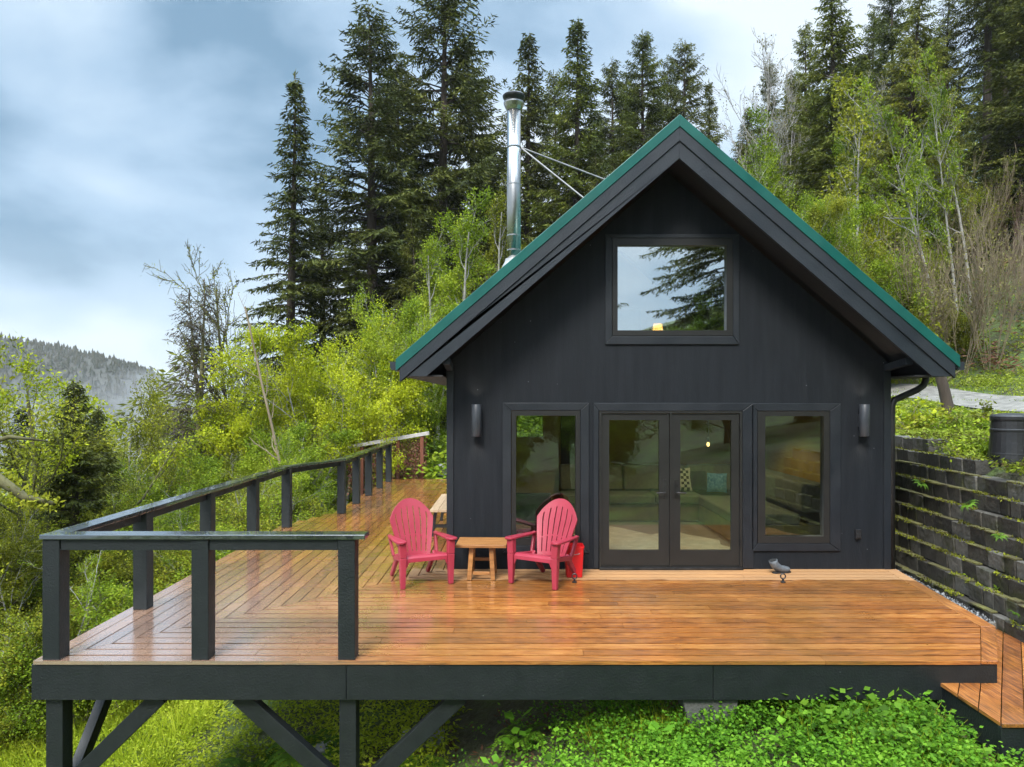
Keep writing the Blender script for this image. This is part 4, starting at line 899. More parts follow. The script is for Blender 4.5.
for i in range(13): b.quadprism([(right_x(ysx[i]) - .15, ysx[i], -.3), (float(wallX(ysx[i])) + .1, ysx[i], -.3), (float(wallX(ysx[i + 1])) + .1, ysx[i + 1], -.3), (right_x(ysx[i + 1]) - .15, ysx[i + 1], -.3)], [(right_x(ysx[i]) - .15, ysx[i], -.135), (float(wallX(ysx[i])) + .1, ysx[i], -.135), (float(wallX(ysx[i + 1])) + .1, ysx[i + 1], -.135), (right_x(ysx[i + 1]) - .15, ysx[i + 1], -.135)])
o = b.build('gravel_bed', M['road']); tag(o, 'gravel bed under the loose stones', kind='structure')
# compost bin
cb = thing('compost_bin', 'black plastic compost bin on the bank above the block wall', 'bin', (6.35, 9.0, float(terrain(6.35, 9.0)) - .03))
MB().lathe([(.265, 0), (.275, .03), (.25, .30), (.235, .56)], 28).build('body', M['black_plastic'], cb, smooth=False)
MB().lathe([(.245, .561), (.25, .575), (.25, .61), (.235, .63), (.12, .65), (.02, .655)], 28).build('lid', M['black_plastic'], cb, smooth=False)
for z in (.12, .42): MB().lathe([(.265 - z * .05, z), (.272 - z * .05, z + .008), (.272 - z * .05, z + .028), (.265 - z * .05, z + .036)], 28).build('rib', M['black_plastic'], cb)
# leaning snag by the roof corner
p0, p1 = px(950, 418, 14.5), px(938, 366, 14.5)
sg = thing('stump', 'grey leaning broken trunk standing just past the right eave', 'stump', (p0[0], 14.5, float(terrain(p0[0], 14.5)) - .05))
hb = p1[2] - sg.location.z; MB().tube([(0, 0, 0), (-.02, 0, .3), (-.10, .03, hb * .6), (-.22, .04, hb), (-.24, .05, hb + .25)], [.16, .115, .105, .1, .06], 12).build('trunk', M['bark'], sg, smooth=True)
MB().tube([(-.14, 0, hb * .7), (.1, -.1, hb * .9), (.3, -.15, hb * 1.0)], [.03, .02, .008], 6).build('limb', M['bark_moss'], sg)
# fence pickets in the field
for i, (x, y0, y1, Y, lb) in enumerate([(13, 678, 646, 12.8, 'metal fence picket with white tip at the left edge'), (99, 627, 611, 12.5, 'metal fence picket with white tip left of the deck post'), (129, 612, 604, 15, 'smallest metal fence picket with white tip near the deck edge')]):
    p = px(x, y1, Y); zg = float(terrain(p[0], Y)); t = thing('fence_picket', lb, 'fence post', (p[0], Y, zg - .1), group='metal fence pickets on the left slope')
    hgt = max(.6, p[2] - zg + .1); b = MB(); b.box(-.022, .022, -.004, .004, 0, hgt - .14); b.box(-.004, .004, .0045, .028, 0, hgt - .14); b.build('post', M['black_paint'], t); MB().box(-.024, .024, -.008, .03, hgt - .139, hgt).build('tip', M['white_tip'], t)

# mossy bough reaching in from a trunk at the left edge
bt_ = thing('mossy_tree', 'old mossy trunk with a thick bough reaching into the left edge', 'tree', (-8.6, 10.6, float(terrain(-8.6, 10.6)) - .1))
zb = H_CAM - bt_.location.z; b = MB(); b.tube([(0, 0, 0), (.1, 0, 1.5), (-.1, .1, 3), (.05, .1, zb), (.2, .2, zb + .5), (.2, .3, zb + 1.1)], [.26, .2, .17, .13, .07, .012], 10)
b.tube([(0, .1, zb - .6), (.5, -.1, zb - .75), (1.0, -.2, zb - 1.1), (1.5, -.25, zb - 1.42), (1.95, -.3, zb - 1.5)], [.11, .095, .08, .06, .03], 8); b.tube([(.5, -.1, zb - .75), (1.1, 0, zb - .55), (1.6, .1, zb - .62)], [.05, .035, .012], 6)
LP = []
for k in range(26):
    z0 = zb * .4 + (zb * .6 + .9) * k / 26; a = k * 2.4; ln = random.uniform(.7, 1.7) * (1.15 - .6 * k / 26); c0 = (np.interp(z0, [0, 3, zb, zb + 3], [0, -.1, .05, .2]), .12)
    if math.cos(a) > .75 and z0 < zb: continue
    pts_ = [(c0[0] + math.cos(a) * ln * q, c0[1] + math.sin(a) * ln * q, z0 + .35 * ln * q + random.uniform(-.05, .05)) for q in (0, .35, .7, 1)]; b.tube(pts_, [.035, .024, .015, .006], 5)
    for _ in range(170): q = random.random(); LP.append((c0[0] + math.cos(a) * ln * q + random.gauss(0, .16), c0[1] + math.sin(a) * ln * q + random.gauss(0, .16), z0 + .35 * ln * q + random.gauss(0, .14)))
b.build('trunk', M['bark_moss'], bt_, smooth=True)
n = 900; t = rng.uniform(0, 1, n); P = np.stack([np.interp(t, [0, .26, .5, .77, 1], [0, .5, 1, 1.5, 1.95]), np.interp(t, [0, 1], [.1, -.3]), np.interp(t, [0, .26, .5, .77, 1], [zb - .6, zb - .75, zb - 1.1, zb - 1.42, zb - 1.5])], -1) + rng.normal(0, .055, (n, 3)); P = np.concatenate([P, np.array(LP)]); n = len(P); D = rng.normal(0, .7, (n, 3)) + [0, 0, -.4]
link('crown', blades_mesh('crown', P, D, rng.normal(0, 1, (n, 3)), rng.uniform(.05, .13, n), rng.uniform(.025, .05, n)), M['leaf_olive'], bt_)

# ------------------------------------------------------------------ vegetation generators
def conifer(seed, H, R, base=.12, nw=.42, nb=5, droop=.35, topow=.9, blade=(.34, .085), gaps=.08, ragged=.35, tr=.018, bend=.3, e0=-.18, e1=.75):
    rg = np.random.default_rng(seed); Ps, Ds, Ns, Ls, Ws = [], [], [], [], []; wood = MB()
    zt = np.linspace(0, H, 14); bx = bend * np.sin(zt / H * 2.3 + rg.uniform(0, 6)) * zt / H; by = bend * np.sin(zt / H * 1.9 + rg.uniform(0, 6)) * zt / H; bx -= bx[0]; by -= by[0]
    wood.tube(np.stack([bx, by, zt], -1), np.maximum(H * tr * (1 - zt / H) ** .85, .012), 8)
    z = base * H * .55; up = np.array([0, 0, 1.])
    while z < H * .985:
        t = max(0, (z - base * H) / (H * (1 - base))); live = z >= base * H
        prof = (1 - t) ** topow * min(1., .62 + 2.0 * t)
        for k in range(nb if live else 2):
            if rg.random() < gaps: continue
            az = rg.uniform(0, 2 * math.pi); L_ = (R * prof * rg.uniform(1 - ragged, 1 + ragged * .6) + .12) if live else R * rg.uniform(.2, .5)
            el = e0 + (e1 - e0) * t + rg.normal(0, .1); dh = np.array([math.cos(az), math.sin(az), 0]); sd = np.array([-dh[1], dh[0], 0])
            o = np.array([np.interp(z, zt, bx), np.interp(z, zt, by), z + rg.normal(0, .08)])
            bow = rg.normal(0, .12)
            def bp(s):
                s = np.asarray(s)[..., None]
                return o + dh * L_ * s * math.cos(el) + sd * L_ * bow * s * s + up * (L_ * s * math.sin(el) - droop * L_ * s ** 2 + .16 * L_ * s ** 4)
            wood.tube(bp(np.linspace(0, .92, 5)), np.linspace(max(.012, .014 * L_ + .006), .006, 5), 3, False)
            if not live: continue
            nt_ = max(3, int(L_ / .17)); ss = np.linspace(.12 if L_ < 1.5 else .22, 1, nt_)
            for s in ss:
                p = bp(s)
                for sg_ in (-1, 1):
                    tl = (.36 * L_ * (1.05 - s) + .16) * rg.uniform(.6, 1.15); tl = min(tl, 1.1)
                    td = nrm(dh * .75 + sd * sg_ * rg.uniform(.5, 1.0) + up * rg.uniform(-.6, -.05)); nbld = max(3, int(tl / (blade[0] * .30)))
                    q = np.linspace(.08, 1, nbld)[:, None]; pp = p + td * tl * q + up * (-.12 * tl * q ** 2)
                    dd = td + rg.normal(0, .38, (nbld, 3)) + up * -.08
                    Ps.append(pp - dd * blade[0] * .3); Ds.append(dd); Ns.append(np.array([0, 0, 1.]) + rg.normal(0, .55, (nbld, 3)))
                    Ls.append(blade[0] * rg.uniform(.65, 1.2, nbld)); Ws.append(blade[1] * rg.uniform(.7, 1.3, nbld))
        z += nw * rg.uniform(.7, 1.3) * (1 - .45 * t)
    tip = np.array([bx[-1], by[-1], H]); k = 8
    Ps.append(np.repeat((tip - [0, 0, .35])[None], k, 0) + rg.normal(0, .03, (k, 3)) + np.linspace(0, .35, k)[:, None] * up); Ds.append(rg.normal(0, .5, (k, 3)) + up * .9); Ns.append(rg.normal(0, 1, (k, 3))); Ls.append(np.full(k, .26)); Ws.append(np.full(k, .06))
    cm = blades_mesh('crown', np.concatenate(Ps), np.concatenate(Ds), np.concatenate(Ns), np.concatenate(Ls), np.concatenate(Ws))
    me = bpy.data.meshes.new('trunk'); me.from_pydata([tuple(map(float, p)) for p in wood.v], [], wood.f); me.update(); me.polygons.foreach_set('use_smooth', [True] * len(me.polygons))
    return me, cm, H

def broadleaf(seed, H, kids=(9, 6, 4), ratio=(.5, .5, .45), tr=.02, gn=(.06, .14, .2), upb=(.02, .10, .06), ang=(.75, .75, .8), first=.25, stems=1, spread=.0, leaf=(14, .13, .08), lean=(0, 0), twig_r=.006, moss=0, trunk_len=1., jit=.12, taper=.2, leafy_lv=None):
    rg = np.random.default_rng(seed); wood = MB(); tips = []; up = np.array([0, 0, 1.]); LV = len(kids); mossP = []
    def br(p, d, L_, r, lv):
        n = 7 if lv == 0 else (5 if lv == 1 else 4); pts = [p]; dd = d
        for i in range(n):
            dd = nrm(dd + rg.normal(0, gn[min(lv, len(gn) - 1)], 3) + up * upb[min(lv, len(upb) - 1)]); p = p + dd * L_ / n; pts.append(p)
        pts = np.array(pts); rr = np.maximum(np.linspace(r, r * taper, n + 1), twig_r * (1 if lv < LV else .7)); wood.tube(pts, rr, 7 if lv == 0 else (5 if lv == 1 else 3), False)
        if moss and 0 < lv < LV:
            for q in np.linspace(0, 1, int(L_ * moss)): mossP.append(pts[min(int(q * n), n - 1)] + (pts[min(int(q * n) + 1, n)] - pts[min(int(q * n), n - 1)]) * ((q * n) % 1))
        if lv < LV:
            nk = kids[lv]
            for c in range(nk):
                s = (first if lv == 0 else .18) + (1 - (first if lv == 0 else .18)) * (c + rg.uniform(0, 1)) / nk; s = min(s, .99); f = s * n; i = int(f); q = pts[i] + (pts[i + 1] - pts[i]) * (f - i); tg = nrm(pts[i + 1] - pts[i])
                a = rg.uniform(0, 2 * math.pi); x_ = nrm(np.cross(tg, [math.cos(a), math.sin(a), .3])); th = ang[min(lv, len(ang) - 1)] * rg.uniform(.7, 1.25) * (1.15 - .35 * s)
                br(q, nrm(tg * math.cos(th) + x_ * math.sin(th)), L_ * ratio[lv] * rg.uniform(.65, 1.2) * (1.15 - .55 * s), max(r * (1 - .75 * s) * .55, twig_r), lv + 1)
        if lv >= (LV if leafy_lv is None else leafy_lv): tips.append(pts)
    for k in range(stems):
        a = 2 * math.pi * k / stems + rg.uniform(-.5, .5); d0 = nrm(np.array([math.cos(a) * spread + lean[0], math.sin(a) * spread + lean[1], 1.])); br(np.array([math.cos(a) * .12 * (stems > 1), math.sin(a) * .12 * (stems > 1), -.15]), d0, H * trunk_len * (1 if stems == 1 else rg.uniform(.65, 1.05)), H * tr / math.sqrt(stems), 0)
    Z = max(v[2] for v in wood.v); Ps = []
    nl, ls, lw = leaf
    if nl:
        for pts in tips:
            k = rg.poisson(nl * rg.gamma(.75, 1 / .75))
            if not k: continue
            f = rg.uniform(.1, 1, k) * (len(pts) - 1); i = np.minimum(f.astype(int), len(pts) - 2); Ps.append(pts[i] + (pts[i + 1] - pts[i]) * (f - i)[:, None] + rg.normal(0, jit, (k, 3)))
    if mossP: mp_ = np.array(mossP); Ps.append(mp_ + rg.normal(0, .05, mp_.shape))
    if not Ps: Ps = [np.array([tips[0][-1]])]
    P = np.concatenate(Ps); n = len(P); D = rg.normal(0, 1, (n, 3)) + [0, 0, -.15]; N = rg.normal(0, .7, (n, 3)) + [0, 0, .8]
    cm = blades_mesh('crown', P, D, N, ls * rg.uniform(.45, 1.6, n), lw * rg.uniform(.5, 1.5, n))
    me = bpy.data.meshes.new('trunk'); me.from_pydata([tuple(map(float, p)) for p in wood.v], [], wood.f); me.update(); me.polygons.foreach_set('use_smooth', [True] * len(me.polygons))
    return me, cm, Z

PROTO = {
    'spire': conifer(1, 20, 3.2, .08, .36, 6, .48, .85, (.30, .07), .12, .45),
    'ragged': conifer(2, 24, 4.8, .20, .46, 6, .34, .62, (.32, .075), .17, .5, bend=.5),
    'ragged2': conifer(3, 24, 5.4, .24, .49, 6, .30, .58, (.32, .075), .18, .55, bend=.5),
    'dense': conifer(4, 20, 4.1, .06, .36, 6, .36, .8, (.30, .075), .05, .35),
    'hemlock': conifer(5, 20, 4.4, .10, .40, 6, .5, .7, (.30, .06), .12, .5, bend=.7, e0=.0),
    'hightop': conifer(6, 28, 4.4, .46, .42, 6, .32, .6, (.32, .07), .1, .45),
    'half_dead': conifer(8, 13, 2.5, .22, .42, 4, .28, .6, (.2, .035), .3, .6, bend=.5, e0=.1),
    'maple': broadleaf(11, 8, (9, 7, 5), (.62, .5, .45), .022, leaf=(60, .095, .06), stems=3, spread=.28, first=.2, jit=.17),
    'slim': broadleaf(12, 9, (13, 6, 4), (.34, .5, .5), .012, leaf=(44, .09, .055), first=.12, ang=(.7, .7, .8), jit=.14),
    'loose': broadleaf(13, 8, (9, 6, 4), (.5, .5, .5), .016, leaf=(52, .08, .05), stems=2, spread=.2, first=.2, jit=.15),
    'airy': broadleaf(14, 9, (11, 7, 4), (.40, .5, .5), .012, leaf=(22, .07, .043), first=.15, jit=.1),
    'mossy': broadleaf(15, 8, (9, 6, 4), (.55, .55, .5), .022, leaf=(38, .075, .048), first=.15, ang=(1.1, .8, .8), upb=(.02, .05, .0), moss=26, jit=.14),
    'bare': broadleaf(16, 11, (15, 7, 5), (.36, .5, .5), .015, gn=(.05, .12, .18), leaf=(.8, .09, .05), first=.18, twig_r=.013, moss=14),
    'bare_white': broadleaf(17, 14, (16, 8, 5), (.34, .5, .5), .010, gn=(.03, .1, .16), leaf=(1.5, .10, .06), first=.3, ang=(.55, .6, .7), upb=(.02, .14, .1), twig_r=.011, taper=.1),
    'alder': broadleaf(18, 11, (15, 6, 4), (.24, .5, .5), .010, gn=(.035, .12, .2), leaf=(13, .12, .075), first=.3, twig_r=.008, taper=.07),
    'twigs': broadleaf(19, 4, (9, 7), (.5, .45), .006, gn=(.04, .07, .1), leaf=(3, .08, .05), stems=12, spread=.30, first=.3, ang=(.4, .45), upb=(.02, .1), twig_r=.007),
    'withies': broadleaf(20, 5, (8, 6), (.42, .45), .006, gn=(.03, .05, .1), leaf=(.5, .07, .04), stems=11, spread=.24, first=.35, ang=(.35, .4), upb=(.02, .12), twig_r=.008),
    'shrub': broadleaf(21, 2.4, (8, 6, 4), (.55, .5, .5), .014, leaf=(60, .034, .023), stems=6, spread=.5, first=.15, jit=.12),
    'thicket': broadleaf(22, 3.6, (9, 7, 4), (.5, .5, .5), .010, leaf=(40, .05, .032), stems=6, spread=.35, first=.15, jit=.13, twig_r=.007),
    'weed': broadleaf(26, .5, (5, 4), (.55, .5), .012, leaf=(9, .055, .036), stems=6, spread=.5, first=.15, jit=.04, twig_r=.003),
    'bush': broadleaf(27, 2.6, (8, 5, 3), (.5, .5, .5), .012, leaf=(16, .10, .06), stems=6, spread=.4, first=.2, jit=.12),
    'snag': broadleaf(23, 7, (9, 3), (.16, .4), .008, gn=(.03, .15), leaf=(0, .1, .05), first=.3, lean=(.25, 0), taper=.45),
    'limb': broadleaf(24, 5, (9, 6, 4), (.42, .5, .5), .03, gn=(.08, .14, .2), leaf=(12, .12, .085), first=.2, moss=30, lean=(0, 0), jit=.12),
}
_mesh_cache = {}
def tree(proto, name, cat, label, x=None, Y=None, top=None, X=None, H=None, wf=1., leaf='fir', bark='bark', group=None, rz=None, lean=(0, 0), sink=.15, zbase=None):
    me, cm, h0 = PROTO[proto]
    if X is None: X = (x - 512) / F_PX * Y
    zb = float(terrain(X, Y)) if zbase is None else zbase
    if H is None: H = H_CAM - (top - HOR) / F_PX * Y - zb
    s = H / h0
    t = thing(name, label, cat, (X, Y, zb - sink), rng.uniform(0, 6.28) if rz is None else rz, group)
    t.scale = (s * wf, s * wf, s)
    if lean != (0, 0): t.rotation_euler = (Matrix.Rotation(lean[0], 3, 'Y') @ Matrix.Rotation(lean[1], 3, 'X') @ Matrix.Rotation(t.rotation_euler[2], 3, 'Z')).to_euler()
    for nm, base, mt in (('trunk', me, bark), ('crown', cm, leaf)):
        k = (base.name, mt)
        if k not in _mesh_cache:
            d = base.copy() if len(base.materials) else base; d.materials.clear(); d.materials.append(M[mt]); _mesh_cache[k] = d
        o = bpy.data.objects.new(nm, _mesh_cache[k]); COL.objects.link(o); o.parent = t
    return t

G1 = 'tall conifers behind the cabin'; CF, BL = 'conifer', 'tree'
def con(proto, label, x, Y, top, wf=1., leaf='fir', group=G1, **k): return tree(proto, 'conifer_tree', 'conifer', label, x, Y, top, wf=wf, leaf=leaf, bark=k.pop('bark', 'bark'), group=group, **k)
con('spire', 'slender pointed conifer standing alone at the left edge of the tall trees', 288, 31, 70, .95)
con('spire', 'shorter dark conifer tucked between the lone spire and the tall ragged firs', 322, 36, 175, 1.0)
con('ragged', 'tall ragged fir whose tip touches the top of the photo, right of the lone spire', 371, 33, -4, 1.05)
con('ragged', 'thin fir with drooping tip directly behind the tall ragged fir', 399, 38, 45, .8)
con('ragged2', 'tallest broad fir with open dark branches left of the metal flue', 441, 35, -50, 1.0)
con('ragged', 'dark fir between the broad fir and the metal flue', 472, 41, 38, .9)
con('dense', 'dark pointed fir directly behind the metal flue', 527, 39, 34, .95)
con('dense', 'full pointed fir right of the metal flue', 577, 36, 20, .95, leaf='fir_mid')
con('ragged', 'narrow dark fir over the left roof slope, with bare lower stem', 613, 45, 58, .85)
con('hightop', 'fir with a bare pale stem over the left roof slope', 645, 38, 28, .85, leaf='fir_mid')
con('ragged2', 'dark fir leaning over the ridge of the roof', 687, 42, 38, .8)
con('spire', 'small far fir behind the ridge of the roof', 708, 55, 80, .9)
con('dense', 'big dense fir rising behind the right roof slope', 836, 33, -28, 1.0, leaf='fir_mid')
con('ragged', 'thin fir with open branches right of the big dense fir', 872, 42, 5, .8, leaf='fir_mid')
con('hemlock', 'feathery pale green hemlock right of the big dense fir', 912, 29, -22, .95, leaf='fir_light')
con('hemlock', 'feathery pale green hemlock beneath the dark forest edge', 948, 34, -10, .8, leaf='fir_light')
con('hightop', 'tall fir with a long bare dark trunk at the upper right', 1003, 36, -190, .7)
con('hightop', 'slimmer bare trunked fir just left of the long bare trunk', 988, 33, -160, .8)
con('dense', 'dark dense fir filling the upper right corner', 1030, 30, -70, 1.2)
con('spire', 'low dark fir behind the white alder stems', 915, 36, 95, 1.1, leaf='fir_mid')
con('dense', 'low dark fir under the long bare trunk', 998, 36, 60, 1.0, leaf='fir_mid')
con('dense', 'dark young fir inside the yellow leaved tree at the left edge', 76, 13, 372, 1.2, leaf='fir', group='young firs on the left slope')
con('half_dead', 'half dead conifer with lichen grey branches at the left treeline', 194, 21, 275, 1.0, leaf='dead_needles', group='dying trees on the left slope', bark='bark_moss')
con('half_dead', 'half dead conifer with a leaning stem just right of its lichen grey neighbour', 222, 22.5, 290, .9, lean=(-.1, 0), leaf='dead_needles', group='dying trees on the left slope', bark='bark_moss')
con('spire', 'dark fir low behind the yellow green maple', 352, 30, 225, 1.15)
con('dense', 'dark fir filling the gap below the broad fir', 425, 33, 190, 1.2)
con('dense', 'dark fir low behind the metal flue', 492, 44, 130, 1.2)
con('dense', 'dark fir low behind the upper left roof slope', 590, 48, 110, 1.2)
con('dense', 'small dark fir seen below the bare stemmed fir', 655, 50, 110, 1.2)
con('dense', 'small dark fir behind the roof peak', 745, 52, 105, 1.0)
con('hemlock', 'pale green hemlock behind the right roof slope', 795, 40, 70, .95, leaf='fir_light')

con('ragged2', 'tall olive fir over the gravel track side of the roof', 893, 38, -30, .75, leaf='fir_mid')
con('ragged', 'open crowned fir between the big dense fir and the leafless trees', 806, 44, 20, .7, leaf='fir_mid')
con('ragged', 'fir with thin crown right behind the tall leafless tree', 768, 48, 60, .7)
con('dense', 'dark fir low behind the leaning alder', 850, 44, 60, 1.2, leaf='fir_mid')
con('ragged2', 'tall shaggy fir at the upper right between two bare trunks', 1012, 42, -90, .8, leaf='fir_mid')
con('ragged2', 'shaggy fir between the two pointed firs right of the flue', 553, 47, 70, .7)
con('ragged', 'shaggy fir above the middle of the left roof slope', 630, 52, 70, .9)
con('ragged', 'thin topped fir between the bare stemmed fir and the leaning fir', 668, 47, 55, .7)
con('hemlock', 'pale green hemlock low between the firs above the left roof slope', 600, 34, 150, .8, leaf='fir_light')
con('hemlock', 'olive hemlock under the broad fir', 415, 30, 215, .9, leaf='fir_light')

G2 = 'spring leafed trees'
def brd(proto, label, x, Y, top, wf=1., leaf='leaf_mid', bark='bark_pale', group=G2, name='broadleaf_tree', cat='tree', **k): return tree(proto, name, cat, label, x, Y, top, wf=wf, leaf=leaf, bark=bark, group=group, **k)
brd('maple', 'bright yellow green maple between the tall firs and the left eave', 338, 21, 292, .95, 'maple')
brd('maple', 'yellow green tree left of the bright maple', 280, 22, 330, .85, 'maple')
brd('maple', 'fresh green tree right of the bright maple, beside the left eave', 398, 23, 272, .85, 'leaf_mid')
brd('slim', 'slim light green tree rising below the metal flue', 463, 26, 190, 1.1, 'leaf_mid')
brd('slim', 'slim light green tree left of the one below the metal flue', 438, 28, 215, 1.0, 'leaf_mid')
brd('slim', 'olive green tree right below the metal flue', 498, 30, 170, .95, 'leaf_olive')
brd('bare_white', 'tall pale leafless tree above the right roof slope', 751, 34, 24, 1.0, 'buds')
brd('bare_white', 'pale leafless tree between the leafless giant and the big dense fir', 783, 36, 60, .8, 'buds')
brd('alder', 'leaning pale stem alder in front of the big dense fir', 846, 24, 45, 1.0, 'leaf_olive', lean=(.12, 0), rz=.3)
brd('alder', 'white stemmed alder leaning left below the dark forest', 945, 24, 60, .8, 'leaf_mid', lean=(-.14, 0), rz=1.3)
brd('alder', 'thin white alder stem right of the leaning white alder', 957, 26, 50, .7, 'leaf_mid', lean=(-.06, 0), rz=2.2)
brd('alder', 'thin upright white alder stem left of the leaning white alder', 905, 27, 95, .7, 'leaf_mid', rz=4)
brd('airy', 'yellow tinged tree just right of the roof peak', 722, 28, 118, 1.0, 'maple')
brd('maple', 'fresh green tree over the middle of the right roof slope', 790, 24, 180, .9, 'leaf_mid')
brd('loose', 'light green tree over the upper right roof slope', 757, 27, 140, 1.0, 'leaf_mid')
brd('maple', 'olive green tree leaning over the lower right roof slope', 838, 23, 178, .8, 'leaf_olive')
brd('loose', 'green young tree beside the yellow bush at the right', 862, 22, 190, 1.0, 'leaf_mid')
brd('bare', 'leafless mossy tree with a bare forked top at the left treeline', 256, 23, 228, .8, 'leaf_olive', 'bark_moss', lean=(-.25, 0), rz=.4)
brd('bare', 'leafless mossy tree with broken top just left of the maples', 268, 22, 268, .7, 'leaf_olive', 'bark_moss', lean=(-.2, 0), rz=2.)
brd('snag', 'bare grey snag leaning across the front of the yellow maples', 306, 18, 282, .8, 'leaf_olive', 'twig_tan', rz=math.pi)
brd('mossy', 'yellow leaved mossy tree at the left edge', 62, 14, 330, 1.0, 'maple', 'bark_moss')
con('dense', 'second dark young fir behind the yellow leaved tree at the left edge', 100, 14.5, 400, 1.0, group='young firs on the left slope')
con('dense', 'third dark young fir furthest left behind the yellow leaved tree', 30, 18, 400, 1.2, group='young firs on the left slope')
brd('loose', 'yellow green leafy tree right of the dark young firs', 98, 17, 368, .9, 'leaf_olive', 'bark_moss')
brd('loose', 'yellow leafy tree half hidden at the far left edge', 12, 16, 372, 1.1, 'maple', 'bark_moss')
brd('mossy', 'low olive mossy tree at the left edge below the yellow one', 8, 12, 385, 1.0, 'leaf_olive', 'bark_moss')
brd('airy', 'pale airy tree with thin upright branches left of the half dead conifers', 137, 24, 378, 1.0, 'leaf_olive')
brd('airy', 'pale thin branched tree right below the half dead conifers', 172, 26, 400, 1.0, 'leaf_mid')
brd('loose', 'light green tree filling the gap left of the leaning alder', 815, 29, 120, .9, 'leaf_mid')
brd('bare_white', 'pale leafless tree in front of the olive firs at the right', 885, 31, 60, .8, 'buds')
brd('loose', 'yellow green tree below the feathery hemlocks', 925, 30, 150, .9, 'maple')
brd('loose', 'fresh green tree at the foot of the dark firs on the right', 975, 32, 170, .9, 'leaf_mid')
brd('slim', 'narrow pale green tree between the leafless trees', 775, 31, 105, .9, 'leaf_mid')
brd('alder', 'tall pale alder with a forked stem under the long bare trunk', 972, 27, 40, .8, 'leaf_olive', lean=(-.08, 0), rz=.8)
fillers = [('loose', 255, 25, 372, 'leaf_mid', 'green tree under the leaning grey snag'), ('loose', 222, 20, 420, 'leaf_mid', 'green tree behind the railing below the mossy leafless tree'),
    ('maple', 185, 18, 428, 'leaf_mid', 'round green tree behind the left railing bend'), ('loose', 150, 17, 448, 'leaf_olive', 'olive green tree left of the railing corner'),
    ('loose', 108, 15, 452, 'leaf_mid', 'yellowish green tree below the pale airy tree'), ('mossy', 92, 12.5, 470, 'leaf_olive', 'olive mossy tree above the left railing corner'),
    ('airy', 120, 13.5, 478, 'leaf_mid', 'thin green sapling above the left railing corner'), ('maple', 48, 12, 480, 'leaf_olive', 'dim olive tree left of the railing corner post'),
    ('loose', 14, 10.5, 500, 'leaf_olive', 'grey green tree at the left edge of the photo'), ('airy', 78, 10.5, 520, 'leaf_mid', 'slim sapling seen through the corner of the railing'),
    ('maple', 285, 20, 395, 'leaf_mid', 'round fresh green tree behind the middle of the side railing'), ('loose', 322, 26, 372, 'maple', 'yellow green tree behind the far side railing'),
    ('loose', 372, 25, 380, 'leaf_mid', 'light green tree above the far end of the railing'), ('maple', 425, 25, 365, 'leaf_mid', 'fresh green tree hanging under the left eave'),
    ('loose', 255, 17, 425, 'leaf_mid', 'green tree behind the bend of the side railing'), ('airy', 250, 14.5, 440, 'leaf_olive', 'olive sapling behind the side railing posts'),
    ('loose', 205, 13, 470, 'leaf_mid', 'green sapling close behind the side railing'), ('thicket', 420, 23, 425, 'leaf_mid', 'leafy bush on the slope behind the rusty fence'),
    ('thicket', 368, 24, 432, 'leaf_olive', 'brownish bush left of the rusty fence'), ('thicket', 322, 22, 440, 'leaf_mid', 'bush below the railing at its far bend')]
for pr, x, Y, tp, lf, lb in fillers: brd(pr, lb, x, Y, tp, 1.15, lf, 'bark_moss' if pr in ('mossy', 'maple') else 'bark_pale', name='shrub' if pr == 'thicket' else 'broadleaf_tree', cat='shrub' if pr == 'thicket' else 'tree')
# mossy limb reaching in at the left edge
# shrubs below the left rail and on the valley side
G3 = 'bushes on the left slope'
sh = [(30, 11.2, 590, 'leaf_olive', 'olive bush left of the railing corner post'), (75, 11, 570, 'leaf_mid', 'green bush behind the railing corner post'), (118, 11.5, 550, 'leaf_olive', 'olive bush seen through the front railing'),
    (165, 12, 525, 'leaf_mid', 'green bush between the two front railing posts'), (215, 13.5, 500, 'leaf_olive', 'olive bush behind the second side railing post'), (262, 15, 485, 'leaf_mid', 'green bush behind the third side railing post'),
    (285, 16.5, 470, 'leaf_olive', 'brownish bush beside the railing bend'), (-14, 11.5, 600, 'leaf_olive', 'dull bush at the left edge above the ferny slope'), (140, 14, 490, 'leaf_mid', 'bright green bush beyond the front railing'), (50, 13, 535, 'leaf_mid', 'bright bush behind the corner post, further down the slope')]
for x, Y, tp, lf, lb in sh: brd('thicket' if Y > 11 else 'shrub', lb, x, Y, tp, 1.25, lf, 'bark_moss', G3, 'shrub', 'shrub')
